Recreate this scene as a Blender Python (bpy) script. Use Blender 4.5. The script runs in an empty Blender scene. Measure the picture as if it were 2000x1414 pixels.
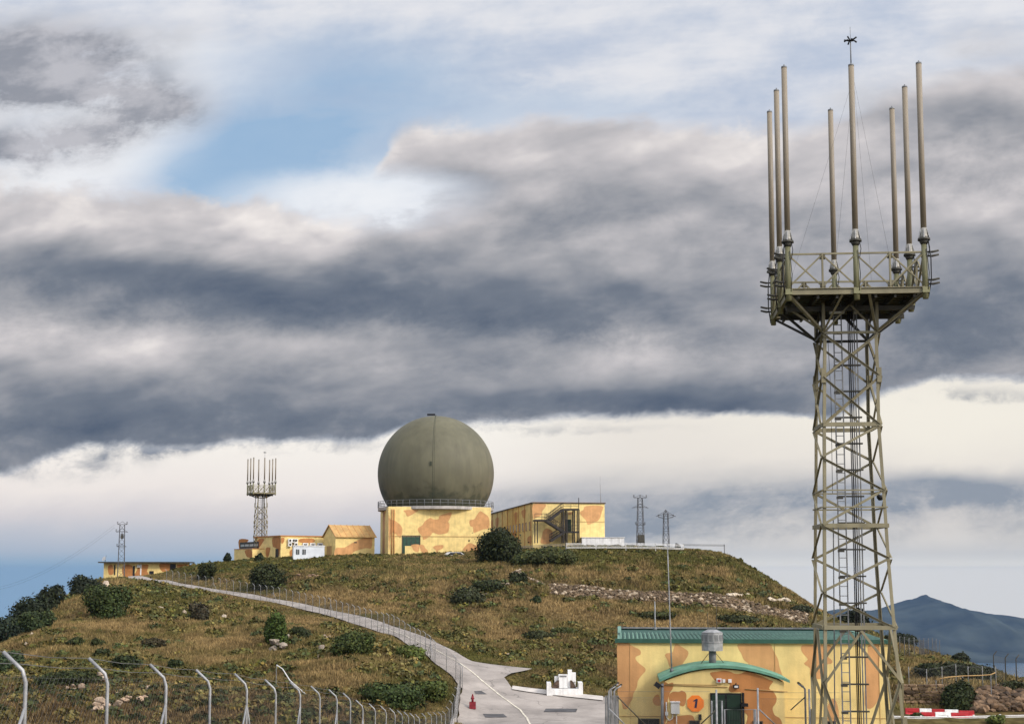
import bpy, bmesh, math, random
import numpy as np
from mathutils import Vector, Matrix
R = math.radians
scene = bpy.context.scene
COL = scene.collection
random.seed(7)
rng = np.random.default_rng(11)

# ------------------------------------------------------------------ camera
F = 2600.0                      # focal length in pixels of a 2000 px wide picture
PITCH = R(5.5)
EYE = 1115.0                    # row of the eye level
CY = EYE - F * math.tan(PITCH)
cam_d = bpy.data.cameras.new('camera')
cam = bpy.data.objects.new('camera', cam_d)
COL.objects.link(cam)
cam_d.sensor_width = 36.0
cam_d.lens = 36.0 * F / 2000.0
cam_d.shift_y = (CY - 707.0) / 2000.0
cam_d.clip_start = 0.1
cam_d.clip_end = 200000.0
cam.location = (0, 0, 0)
cam.rotation_euler = (R(90) + PITCH, 0, 0)
scene.camera = cam
cp, sp = math.cos(PITCH), math.sin(PITCH)

def ray(px, py):
    a = (px - 1000.0) / F; b = (CY - py) / F
    return Vector((a, cp - b * sp, sp + b * cp))
def at(px, py, Y):
    d = ray(px, py); return d * (Y / d.y)
def zat(py, Y):
    return at(1000, py, Y).z
def on_plane(px, py, o, n):
    d = ray(px, py); return d * (Vector(o).dot(n) / d.dot(n))

# ------------------------------------------------------------------ view
scene.view_settings.view_transform = 'Standard'
scene.view_settings.look = 'None'
scene.view_settings.exposure = 0.0
scene.view_settings.gamma = 1.0
scene.render.engine = 'CYCLES'
scene.cycles.max_bounces = 6
scene.cycles.diffuse_bounces = 2
scene.cycles.volume_bounces = 0
scene.cycles.transparent_max_bounces = 8

# ------------------------------------------------------------------ sun
SUN_DIR = Vector((0.72, -0.62, 0.62)).normalized()      # towards the sun: behind the camera, to the right
sun_d = bpy.data.lights.new('sun', 'SUN')
sun_d.energy = 2.45
sun_d.angle = R(9.0)
sun_d.color = (1.0, 0.90, 0.77)
sun = bpy.data.objects.new('sun', sun_d)
COL.objects.link(sun)
sun.rotation_euler = (-SUN_DIR).to_track_quat('-Z', 'Y').to_euler()

# ------------------------------------------------------------------ world: sky with clouds
world = bpy.data.worlds.new("World"); scene.world = world
world.use_nodes = True
WT = world.node_tree; WT.nodes.clear()
class E:
    """a value in the world's node tree"""
    def __init__(s, sock): s.s = sock
    def __add__(a, b): return wm('ADD', a, b)
    def __radd__(a, b): return wm('ADD', a, b)
    def __sub__(a, b): return wm('SUBTRACT', a, b)
    def __rsub__(a, b): return wm('SUBTRACT', b, a)
    def __mul__(a, b): return wm('MULTIPLY', a, b)
    def __rmul__(a, b): return wm('MULTIPLY', a, b)
    def __truediv__(a, b): return wm('DIVIDE', a, b)
def setin(sock, v):
    if isinstance(v, E): WT.links.new(v.s, sock)
    else: sock.default_value = v
def wm(op, a, b=0.0, clamp=False):
    n = WT.nodes.new('ShaderNodeMath'); n.operation = op; n.use_clamp = clamp
    setin(n.inputs[0], a); setin(n.inputs[1], b)
    return E(n.outputs[0])
def wss(v, lo, hi, a=0.0, b=1.0):
    n = WT.nodes.new('ShaderNodeMapRange'); n.interpolation_type = 'SMOOTHSTEP'
    setin(n.inputs[0], v); n.inputs[1].default_value = lo; n.inputs[2].default_value = hi
    n.inputs[3].default_value = a; n.inputs[4].default_value = b
    return E(n.outputs[0])
def wmixc(f, c1, c2):
    n = WT.nodes.new('ShaderNodeMix'); n.data_type = 'RGBA'
    setin(n.inputs[0], f)
    for i, c in ((6, c1), (7, c2)):
        if isinstance(c, E): WT.links.new(c.s, n.inputs[i])
        else: n.inputs[i].default_value = (*c, 1)
    return E(n.outputs[2])
def wvec(x, y, z=0.0):
    n = WT.nodes.new('ShaderNodeCombineXYZ')
    for i, v in enumerate((x, y, z)): setin(n.inputs[i], v)
    return E(n.outputs[0])
def wnoise(vec, scale, detail, rough=0.5, dist=0.0):
    n = WT.nodes.new('ShaderNodeTexNoise'); n.noise_dimensions = '3D'
    WT.links.new(vec.s, n.inputs['Vector'])
    n.inputs['Scale'].default_value = scale; n.inputs['Detail'].default_value = detail
    n.inputs['Roughness'].default_value = rough; n.inputs['Distortion'].default_value = dist
    return E(n.outputs['Fac'])
def wcurve(v, pts, lo, hi):
    """function of v through pts; both axes are mapped to 0..1"""
    (vlo, vhi), (olo, ohi) = lo, hi
    t = (v - vlo) * (1.0 / (vhi - vlo))
    n = WT.nodes.new('ShaderNodeFloatCurve')
    setin(n.inputs['Value'], t)
    c = n.mapping.curves[0]
    q = [((a - vlo) / (vhi - vlo), (b - olo) / (ohi - olo)) for a, b in pts]
    c.points[0].location = q[0]; c.points[1].location = q[-1]
    for a in q[1:-1]: c.points.new(*a)
    for p in c.points: p.handle_type = 'AUTO_CLAMPED'
    n.mapping.update()
    return E(n.outputs[0]) * (ohi - olo) + olo

def duv(px, py):                # tangent coordinates of a direction
    d = ray(px, py); return d.x / d.y, d.z / d.y
tc = WT.nodes.new('ShaderNodeTexCoord')
sx = WT.nodes.new('ShaderNodeSeparateXYZ'); WT.links.new(tc.outputs['Generated'], sx.inputs[0])
dx, dy, dz = (E(sx.outputs[i]) for i in range(3))
den = wm('MAXIMUM', wm('ABSOLUTE', dy), 0.12)
u = dx / den; v = wm('MINIMUM', dz / den, 4.0)
def C8(r, g, b):                # display colour 0..255 -> linear
    f = lambda c: (c / 255 / 12.92) if c <= 10 else ((c / 255 + 0.055) / 1.055) ** 2.4
    return (f(r), f(g), f(b))
# stretched noises: clouds are wide and low, seen almost edge on
skew = v * 1.0 - u * 0.10
nbig = wnoise(wvec(u * 1.0, skew * 2.4, 0.3), 3.4, 5.0, 0.55, 0.12)
nmid = wnoise(wvec(u * 1.0, skew * 2.1, 4.7), 8.5, 9.0, 0.63, 0.2)
nfin = wnoise(wvec(u * 1.0, skew * 1.35, 9.1), 23.0, 8.0, 0.66, 0.25)
# the same field a little higher up: where it is thinner above, the top of a lump catches light
nup = wnoise(wvec(u * 1.0 + 0.006, skew * 2.1 + 0.030, 4.7), 8.5, 4.0, 0.52, 0.15)
nlo = wnoise(wvec(u * 1.0, skew * 2.1, 4.7), 8.5, 4.0, 0.52, 0.15)
rel = nup - nlo                                       # > 0: lump above, so this is a shaded underside
nstr = wnoise(wvec(u * 1.0 + v * 0.4, skew * 6.5, 2.2), 7.0, 5.0, 0.55, 0.1)     # long thin streaks
nb0 = nbig - 0.5; nm0 = nmid - 0.5; nf0 = nfin - 0.5; ns0 = nstr - 0.5
uw = u + nb0 * 0.06 + nm0 * 0.03
vw = v + nm0 * 0.035 + nf0 * 0.016
pvec = wvec(uw + nf0 * 0.012, vw)
ULO, UHI = -0.6, 0.6
def edge(pts, uu=None):
    q = []
    for px, py in pts:
        q.append(duv(px, py))
    return wcurve(uu or u, q, (ULO, UHI), (-0.1, 0.6))
def blob(px, py, rx, ry, soft=0.0):
    cu, cv = duv(px, py)
    n1 = WT.nodes.new('ShaderNodeVectorMath'); n1.operation = 'SUBTRACT'
    WT.links.new(pvec.s, n1.inputs[0]); n1.inputs[1].default_value = (cu, cv, 0)
    n2 = WT.nodes.new('ShaderNodeVectorMath'); n2.operation = 'MULTIPLY'
    WT.links.new(n1.outputs[0], n2.inputs[0]); n2.inputs[1].default_value = (F / rx, F / ry, 0)
    n3 = WT.nodes.new('ShaderNodeVectorMath'); n3.operation = 'LENGTH'
    WT.links.new(n2.outputs[0], n3.inputs[0])
    return wss(E(n3.outputs['Value']), soft, 1.7, 1.0, 0.0)

# low sky under the cloud deck
low = edge([(-500, 985), (-300, 965), (0, 922), (110, 890), (200, 868), (300, 868), (420, 866), (600, 860), (740, 856), (775, 836),
            (900, 828), (1000, 820), (1150, 815), (1350, 806), (1520, 812), (1600, 818), (1700, 785), (1800, 752), (1900, 742), (2000, 740), (2300, 700), (2500, 690)])
top = edge([(-500, 330), (-200, 345), (0, 350), (120, 362), (250, 372), (350, 366), (480, 392), (560, 405), (640, 420), (690, 395), (725, 345),
            (752, 285), (790, 250), (860, 240), (1000, 236), (1130, 226), (1300, 240), (1480, 262), (1560, 250), (1640, 230), (1780, 165), (1880, 135), (2000, 120), (2300, 60), (2500, 40)], u + nm0 * 0.07 + nf0 * 0.03)
vlow = v + nm0 * 0.016 + nf0 * 0.017 + nb0 * 0.006
above_low = wss(vlow - low, -0.0045, 0.0045)
dtop = top - (v + nm0 * 0.040 + nf0 * 0.034 + nb0 * 0.02)          # positive below the upper edge
below_top = wss(dtop, -0.008, 0.012)
wedge = wm('MULTIPLY', blob(735, 386, 165, 48, .1) * 1.5, 1.0 + nm0 * 1.6 + nf0 * .8, True)
deck = above_low * below_top * (1.0 - wedge)

# darkness inside the deck
depth = wss(dtop, -0.004, 0.070)
dark = 0.10 + depth * 0.42 + nb0 * 0.80 + nm0 * 0.60 + nf0 * 0.36 + rel * 1.25 + ns0 * 0.10
nearlow = wss(v - low, 0.0, 0.035, 1.0, 0.0)
dark = dark + nearlow * 0.16
for px, py, rx, ry, a in ((170, 540, 420, 70, .26), (860, 585, 420, 66, .26), (1200, 620, 260, 50, .20), (1940, 600, 190, 140, .34),
                          (560, 800, 480, 50, .24), (60, 800, 260, 60, .20), (130, 680, 260, 38, -.30), (1200, 700, 260, 46, -.26), (420, 660, 180, 30, -.12),
                          (1470, 520, 330, 100, -.16), (1880, 400, 240, 46, -.30), (720, 660, 260, 36, -.16), (1130, 330, 400, 90, .0),
                          (1200, 470, 420, 70, -.04), (1900, 240, 170, 60, .22), (1330, 790, 420, 22, .20), (350, 430, 420, 50, -.14), (980, 700, 160, 40, .22)):
    dark = dark + blob(px, py, rx, ry) * a
dark = dark * 0.86 + 0.02
ramp = WT.nodes.new('ShaderNodeValToRGB')
WT.links.new(dark.s, ramp.inputs[0])
cr = ramp.color_ramp
stops = [(0.0, C8(240, 234, 231)), (0.18, C8(205, 201, 203)), (0.45, C8(163, 164, 170)), (0.70, C8(118, 126, 139)), (1.0, C8(84, 97, 117))]
cr.elements[0].position = 0; cr.elements[0].color = (*stops[0][1], 1)
cr.elements[1].position = 1; cr.elements[1].color = (*stops[-1][1], 1)
for p_, c_ in stops[1:-1]:
    e_ = cr.elements.new(p_); e_.color = (*c_, 1)
deck_col = E(ramp.outputs[0])

# upper sky: thin veil over a blue opening, grey scud in the left corner
sky = WT.nodes.new('ShaderNodeTexSky'); sky.sky_type = 'NISHITA'; sky.sun_disc = False
sky.sun_elevation = math.asin(SUN_DIR.z)
sky.sun_rotation = math.atan2(SUN_DIR.x, SUN_DIR.y)
sky.air_density = 1.2; sky.dust_density = 0.6; sky.ozone_density = 1.5
skyc = wmixc(0.72, E(sky.outputs[0]), tuple(10 * c for c in C8(148, 186, 222)))
SC = lambda c: tuple(10 * x for x in c)
hole = blob(610, 250, 290, 150) * 1.1 + blob(450, 330, 150, 90) * 0.9 + blob(760, 130, 200, 70) * 0.45 + blob(1090, 205, 240, 40) * 0.5
hole = wm('MULTIPLY', hole, 0.78 + nm0 * 1.5 + ns0 * 0.7 + nb0 * 0.6, True)
veil = wmixc(wss(nbig * 0.6 + nstr * 0.30 + nmid * 0.45 + nf0 * 0.2, 0.52, 0.82), SC(C8(184, 196, 216)), SC(C8(228, 229, 234)))
wh = wm('MULTIPLY', blob(690, 385, 200, 50, .1) * 1.2 + blob(180, 260, 170, 80) * 1.1 + blob(40, 350, 130, 34) * 1.1 + blob(330, 140, 200, 70) * .5, 0.9 + nm0 * 2.0 + ns0 * 1.0, True)
veil = wmixc(wh, veil, SC(C8(243, 244, 247)))
upper = wmixc(hole * 0.88, veil, skyc)
upper = wmixc(wh * 0.8, upper, SC(C8(240, 242, 246)))
scud = blob(70, 110, 170, 80) * 1.3 + blob(190, 160, 170, 70) * 1.2 + blob(310, 215, 100, 50) * 1.1 + blob(60, 285, 150, 50) * 1.3 + blob(180, 265, 90, 30) * .9 + blob(1800, 200, 160, 60) * .5 + blob(1950, 80, 100, 40) * .3 + blob(250, 70, 200, 40) * .35
scud = wm('MULTIPLY', scud, 0.80 + nm0 * 3.0 + nf0 * 1.6 + nb0 * 0.8, True)
sc_c = wmixc(wss(nmid + rel * 1.4 + nf0 * .5, 0.40, 0.66), SC(C8(186, 186, 193)), SC(C8(140, 144, 155)))
upper = wmixc(scud * 0.92, upper, sc_c)

# low sky colours by elevation, with a grey bank on the right
vh = v + nm0 * 0.03 * wss(v, 0.0, 0.05)
rl = WT.nodes.new('ShaderNodeValToRGB'); WT.links.new((vh * 8.0).s, rl.inputs[0])
cl = rl.color_ramp
cl.elements[0].position = 0.0; cl.elements[0].color = (*C8(158, 178, 200), 1)
cl.elements[1].position = 1.0; cl.elements[1].color = (*C8(255, 252, 243), 1)
for p_, c_ in ((0.10, C8(170, 184, 202)), (0.22, C8(190, 195, 206)), (0.35, C8(214, 210, 213)), (0.50, C8(238, 231, 227))):
    e_ = cl.elements.new(p_); e_.color = (*c_, 1)
lowc = E(rl.outputs[0])
side = wss(u, -0.06, 0.10)
bank = blob(1500, 985, 520, 60, .3) * 0.75 + blob(1130, 1000, 170, 40, .1) * 0.6 + blob(1900, 950, 260, 34, .1) * 0.5
bank = wm('MULTIPLY', bank + 0.10 * side * wss(v, 0.09, 0.03), 0.95 + nm0 * 1.8 + nf0 * 0.9 + ns0 * 1.6, True)
warm = wmixc(side * wss(v, -0.02, 0.03) * 0.75, lowc, C8(228, 222, 214))
warm = wmixc(blob(1800, 820, 330, 70, .2) * 0.6, warm, C8(248, 243, 230))
bankc = wmixc(wss(nmid + rel * .8 + nf0 * .4, .38, .62), C8(182, 183, 188), C8(146, 155, 168))
lowc2 = wmixc(bank, warm, bankc)
# below the eye level: far sea mist, blue on the left, pale on the right
below = wss(v, 0.016, -0.001)
mist = wmixc(wss(u, -0.12, 0.08), (0.27, 0.42, 0.58), (0.90, 0.86, 0.79))
lowc2 = wmixc(below, lowc2, mist)
lowbright = SC  # clouds are given at ten times the display value: Background strength is 0.1
def x10(c):
    n = WT.nodes.new('ShaderNodeVectorMath'); n.operation = 'SCALE'
    WT.links.new(c.s, n.inputs[0]); n.inputs['Scale'].default_value = 10.0
    return E(n.outputs[0])
frag = blob(320, 868, 150, 20) + blob(90, 900, 160, 26) + blob(1575, 832, 70, 26) + blob(560, 868, 200, 12) * .8 + blob(1000, 838, 260, 10) * .7 + blob(1850, 768, 160, 14) * .8
frag = wm('MULTIPLY', frag, 0.3 + nm0 * 3.2 + nf0 * 3.4, True)
lowc2 = wmixc(frag, lowc2, C8(132, 140, 154))
c = wmixc(above_low, x10(lowc2), upper)
c = wmixc(deck, c, x10(deck_col))
# the bright, sunward part of the clouded sky lies behind the camera
n = WT.nodes.new('ShaderNodeVectorMath'); n.operation = 'DOT_PRODUCT'
WT.links.new(tc.outputs['Generated'], n.inputs[0]); n.inputs[1].default_value = tuple(SUN_DIR)
toward = wss(E(n.outputs['Value']), 0.05, 1.0)
sw = WT.nodes.new('ShaderNodeVectorMath'); sw.operation = 'SCALE'
WT.links.new(c.s, sw.inputs[0]); WT.links.new((1.0 + toward * 2.3).s, sw.inputs['Scale'])
bg = WT.nodes.new('ShaderNodeBackground'); bg.inputs['Strength'].default_value = 0.1
WT.links.new(sw.outputs[0], bg.inputs['Color'])
wo = WT.nodes.new('ShaderNodeOutputWorld'); WT.links.new(bg.outputs[0], wo.inputs['Surface'])

# ------------------------------------------------------------------ materials
MATS = {}
STREAKED = {'camouflage_yellow_paint': .90, 'camouflage_orange_paint': .90, 'camouflage_rust_paint': .9, 'white_paint': .80, 'pale_concrete': .75, 'green_vault_paint': .8, 'green_roof_paint': .8, 'tan_ribbed_roof_sheet': .8, 'off_white_plastic': .85}
def mat(name, col, rough=0.8, var=0.12, scale=3.0, bump=0.0, bscale=None, metal=0.0, spec=0.3, col2=None, detail=5.0, attr=None, stretch=(1, 1, 1), var2=None, lo=0.35, hi=0.65):
    if name in MATS: return MATS[name]
    m = bpy.data.materials.new(name); m.use_nodes = True
    nt = m.node_tree; bs = nt.nodes['Principled BSDF']
    bs.inputs['Roughness'].default_value = rough; bs.inputs['Metallic'].default_value = metal
    bs.inputs['Specular IOR Level'].default_value = spec
    t = nt.nodes.new('ShaderNodeTexCoord'); mp = nt.nodes.new('ShaderNodeMapping')
    mp.inputs['Scale'].default_value = stretch
    nt.links.new(t.outputs['Object'], mp.inputs['Vector'])
    nz = nt.nodes.new('ShaderNodeTexNoise'); nz.inputs['Scale'].default_value = scale; nz.inputs['Detail'].default_value = detail
    nt.links.new(mp.outputs[0], nz.inputs['Vector'])
    c2 = col2 or tuple(c * (1 - 2.2 * var) for c in col)
    rp = nt.nodes.new('ShaderNodeValToRGB')
    rp.color_ramp.elements[0].position = lo; rp.color_ramp.elements[0].color = (*c2, 1)
    rp.color_ramp.elements[1].position = hi; rp.color_ramp.elements[1].color = (*[min(1, c * (1 + (0 if col2 else var))) for c in col], 1)
    nt.links.new(nz.outputs['Fac'], rp.inputs[0])
    out = rp.outputs[0]
    if attr:
        at_ = nt.nodes.new('ShaderNodeAttribute'); at_.attribute_name = attr
        mx = nt.nodes.new('ShaderNodeMix'); mx.data_type = 'RGBA'; mx.blend_type = 'MULTIPLY'; mx.inputs[0].default_value = 1
        nt.links.new(rp.outputs[0], mx.inputs[6]); nt.links.new(at_.outputs['Color'], mx.inputs[7]); out = mx.outputs[2]
    if name in STREAKED:
        mp2 = nt.nodes.new('ShaderNodeMapping'); mp2.inputs['Scale'].default_value = (2.2, 2.2, 0.16); nt.links.new(t.outputs['Object'], mp2.inputs['Vector'])
        n2 = nt.nodes.new('ShaderNodeTexNoise'); n2.inputs['Scale'].default_value = 1.6; n2.inputs['Detail'].default_value = 6; n2.inputs['Roughness'].default_value = .65; nt.links.new(mp2.outputs[0], n2.inputs['Vector'])
        r2 = nt.nodes.new('ShaderNodeMapRange'); nt.links.new(n2.outputs['Fac'], r2.inputs[0]); r2.inputs[1].default_value = .34; r2.inputs[2].default_value = .62; r2.inputs[3].default_value = STREAKED[name]; r2.inputs[4].default_value = 1.03
        vm = nt.nodes.new('ShaderNodeVectorMath'); vm.operation = 'SCALE'; nt.links.new(out, vm.inputs[0]); nt.links.new(r2.outputs[0], vm.inputs['Scale']); out = vm.outputs[0]
    nt.links.new(out, bs.inputs['Base Color'])
    if bump:
        nb = nt.nodes.new('ShaderNodeTexNoise'); nb.inputs['Scale'].default_value = bscale or scale * 6; nb.inputs['Detail'].default_value = 6
        nt.links.new(mp.outputs[0], nb.inputs['Vector'])
        b = nt.nodes.new('ShaderNodeBump'); b.inputs['Strength'].default_value = bump; b.inputs['Distance'].default_value = 0.05
        nt.links.new(nb.outputs['Fac'], b.inputs['Height']); nt.links.new(b.outputs[0], bs.inputs['Normal'])
    MATS[name] = m
    return m
def hx(r, g, b, k=1.0): return tuple(k * c for c in C8(r, g, b))

M_yellow = mat('camouflage_yellow_paint', (0.79, 0.595, 0.24), 0.85, 0.07, 1.3, 0.15, 14)
M_orange = mat('camouflage_orange_paint', (0.60, 0.315, 0.13), 0.85, 0.07, 1.3, 0.15, 14)
M_rust = mat('camouflage_rust_paint', (0.45, 0.195, 0.065), 0.85, 0.07, 1.3, 0.15, 14)
M_tan = mat('weathered_tan_paint', (0.46, 0.29, 0.12), 0.85, 0.1, 0.8)
M_green = mat('green_roof_paint', (0.035, 0.10, 0.07), 0.6, 0.12, 2.0)
M_arch = mat('green_vault_paint', (0.145, 0.32, 0.22), 0.7, 0.14, 2.0)
M_greenl = mat('pale_green_sheet', (0.15, 0.28, 0.21), 0.55, 0.14, 2.5)
M_greend = mat('dark_green_roof', (0.018, 0.075, 0.052), 0.6, 0.12, 2.0)
M_doorg = mat('dark_green_door_paint', (0.012, 0.03, 0.018), 0.45, 0.1, 2.0)
M_black = mat('black_paint', (0.012, 0.012, 0.014), 0.5, 0.1)
M_glass = mat('dark_window_glass', (0.02, 0.024, 0.03), 0.12, 0.1, spec=0.6)
M_white = mat('white_paint', (0.78, 0.76, 0.73), 0.6, 0.05, 2.0)
M_offw = mat('off_white_plastic', (0.62, 0.6, 0.57), 0.5, 0.05, 2.0)
M_galv = mat('galvanised_steel', (0.33, 0.325, 0.32), 0.5, 0.14, 6.0, metal=0.25)
M_galvd = mat('dull_grey_steel', (0.19, 0.19, 0.19), 0.55, 0.16, 4.0, metal=0.2)
M_wire = mat('galvanised_wire', (0.13, 0.125, 0.12), 0.5, 0.1, 4.0, metal=0.2)
M_olive = mat('olive_green_steel_paint', (0.235, 0.205, 0.125), 0.55, 0.13, 2.2, stretch=(1, 1, .35), lo=.3, hi=.7)
M_oliveg = mat('olive_post_paint', (0.20, 0.19, 0.10), 0.5, 0.14, 3.0, stretch=(1, 1, .3))
M_stair = mat('dark_brown_stair_steel', (0.028, 0.022, 0.018), 0.55, 0.15, 3.0)
M_dkol = mat('dark_weathered_and_shaded_steel', (0.055, 0.05, 0.038), 0.6, 0.2, 2.2)  # also carries the painted shade of the tower's rear struts
M_tube = mat('tan_glass_fibre', (0.255, 0.208, 0.148), 0.42, 0.10, 1.2, stretch=(1, 1, .25))
M_hyd = mat('dull_red_paint', (0.20, 0.018, 0.025), 0.5, 0.15, 5.0)
M_sock = mat('aluminium_socket', (0.31, 0.29, 0.25), 0.5, 0.15, 6.0, metal=0.2)
M_pyl = mat('weathered_pylon_steel', (0.085, 0.085, 0.09), 0.6, 0.15, 4.0)
M_red = mat('red_paint', (0.42, 0.02, 0.025), 0.45, 0.1, 3.0)
M_orsign = mat('orange_sign_paint', (0.80, 0.20, 0.025), 0.5, 0.03)
M_navy = mat('navy_lettering', (0.01, 0.012, 0.05), 0.5, 0.05)
M_conc = mat('pale_concrete', (0.44, 0.40, 0.36), 0.85, 0.12, 1.0, 0.2)
M_roadm = mat('road_concrete', (0.345, 0.300, 0.262), 0.85, 0.10, 0.35, 0.15, 8, detail=8)
M_line = mat('faded_line_paint', (0.60, 0.54, 0.43), 0.8, 0.12, 2.5)
M_asph = mat('dark_road_patch', (0.085, 0.08, 0.08), 0.9, 0.15, 1.5)
M_dome = mat('olive_radome_panels', (0.122, 0.112, 0.068), 0.62, 0.10, 0.22, detail=7, lo=.3, hi=.7)
M_domed = mat('dark_radome_fittings', (0.05, 0.055, 0.035), 0.8, 0.2, 0.8)
M_rock = mat('pale_rock', (0.42, 0.36, 0.29), 0.9, 0.2, 1.5, 0.5, 6, attr='Col')
M_leaf = mat('evergreen_leaves', (1.0, 1.0, 1.0), 0.7, 0.12, 1.2, attr='Col', spec=0.15)
M_grass = mat('grass_blades', (1.0, 1.0, 1.0), 0.8, 0.10, 0.3, attr='Col', spec=0.1)
M_bark = mat('bark', (0.09, 0.065, 0.045), 0.9, 0.2, 5)

# the concrete road: large stains, hairline cracks, slab joints
nt = M_roadm.node_tree; bs_ = nt.nodes['Principled BSDF']; src_ = bs_.inputs['Base Color'].links[0].from_socket
g_ = nt.nodes.new('ShaderNodeNewGeometry')
def _n(kind, **kw):
    n = nt.nodes.new(kind)
    for k, x in kw.items(): n.inputs[k].default_value = x
    return n
st_ = _n('ShaderNodeTexNoise', Scale=0.22, Detail=8.0, Roughness=0.7); nt.links.new(g_.outputs['Position'], st_.inputs['Vector'])
r1_ = nt.nodes.new('ShaderNodeMapRange'); nt.links.new(st_.outputs['Fac'], r1_.inputs[0])
for i_, x_ in enumerate((.38, .60, .74, 1.04)): r1_.inputs[i_ + 1].default_value = x_
wp_ = _n('ShaderNodeTexNoise', Scale=0.5, Detail=5.0); nt.links.new(g_.outputs['Position'], wp_.inputs['Vector'])
ad_ = nt.nodes.new('ShaderNodeVectorMath'); ad_.operation = 'MULTIPLY_ADD'; nt.links.new(wp_.outputs['Color'], ad_.inputs[0]); ad_.inputs[1].default_value = (3, 3, 0); nt.links.new(g_.outputs['Position'], ad_.inputs[2])
vo_ = nt.nodes.new('ShaderNodeTexVoronoi'); vo_.feature = 'DISTANCE_TO_EDGE'; vo_.voronoi_dimensions = '2D'; vo_.inputs['Scale'].default_value = 0.16; nt.links.new(ad_.outputs[0], vo_.inputs['Vector'])
r2_ = nt.nodes.new('ShaderNodeMapRange'); nt.links.new(vo_.outputs['Distance'], r2_.inputs[0])
for i_, x_ in enumerate((.0, .012, .55, 1.0)): r2_.inputs[i_ + 1].default_value = x_
mu_ = nt.nodes.new('ShaderNodeMath'); mu_.operation = 'MULTIPLY'; nt.links.new(r1_.outputs[0], mu_.inputs[0]); nt.links.new(r2_.outputs[0], mu_.inputs[1])
sc3_ = nt.nodes.new('ShaderNodeVectorMath'); sc3_.operation = 'SCALE'; nt.links.new(src_, sc3_.inputs[0]); nt.links.new(mu_.outputs[0], sc3_.inputs['Scale']); nt.links.new(sc3_.outputs[0], bs_.inputs['Base Color'])

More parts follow.
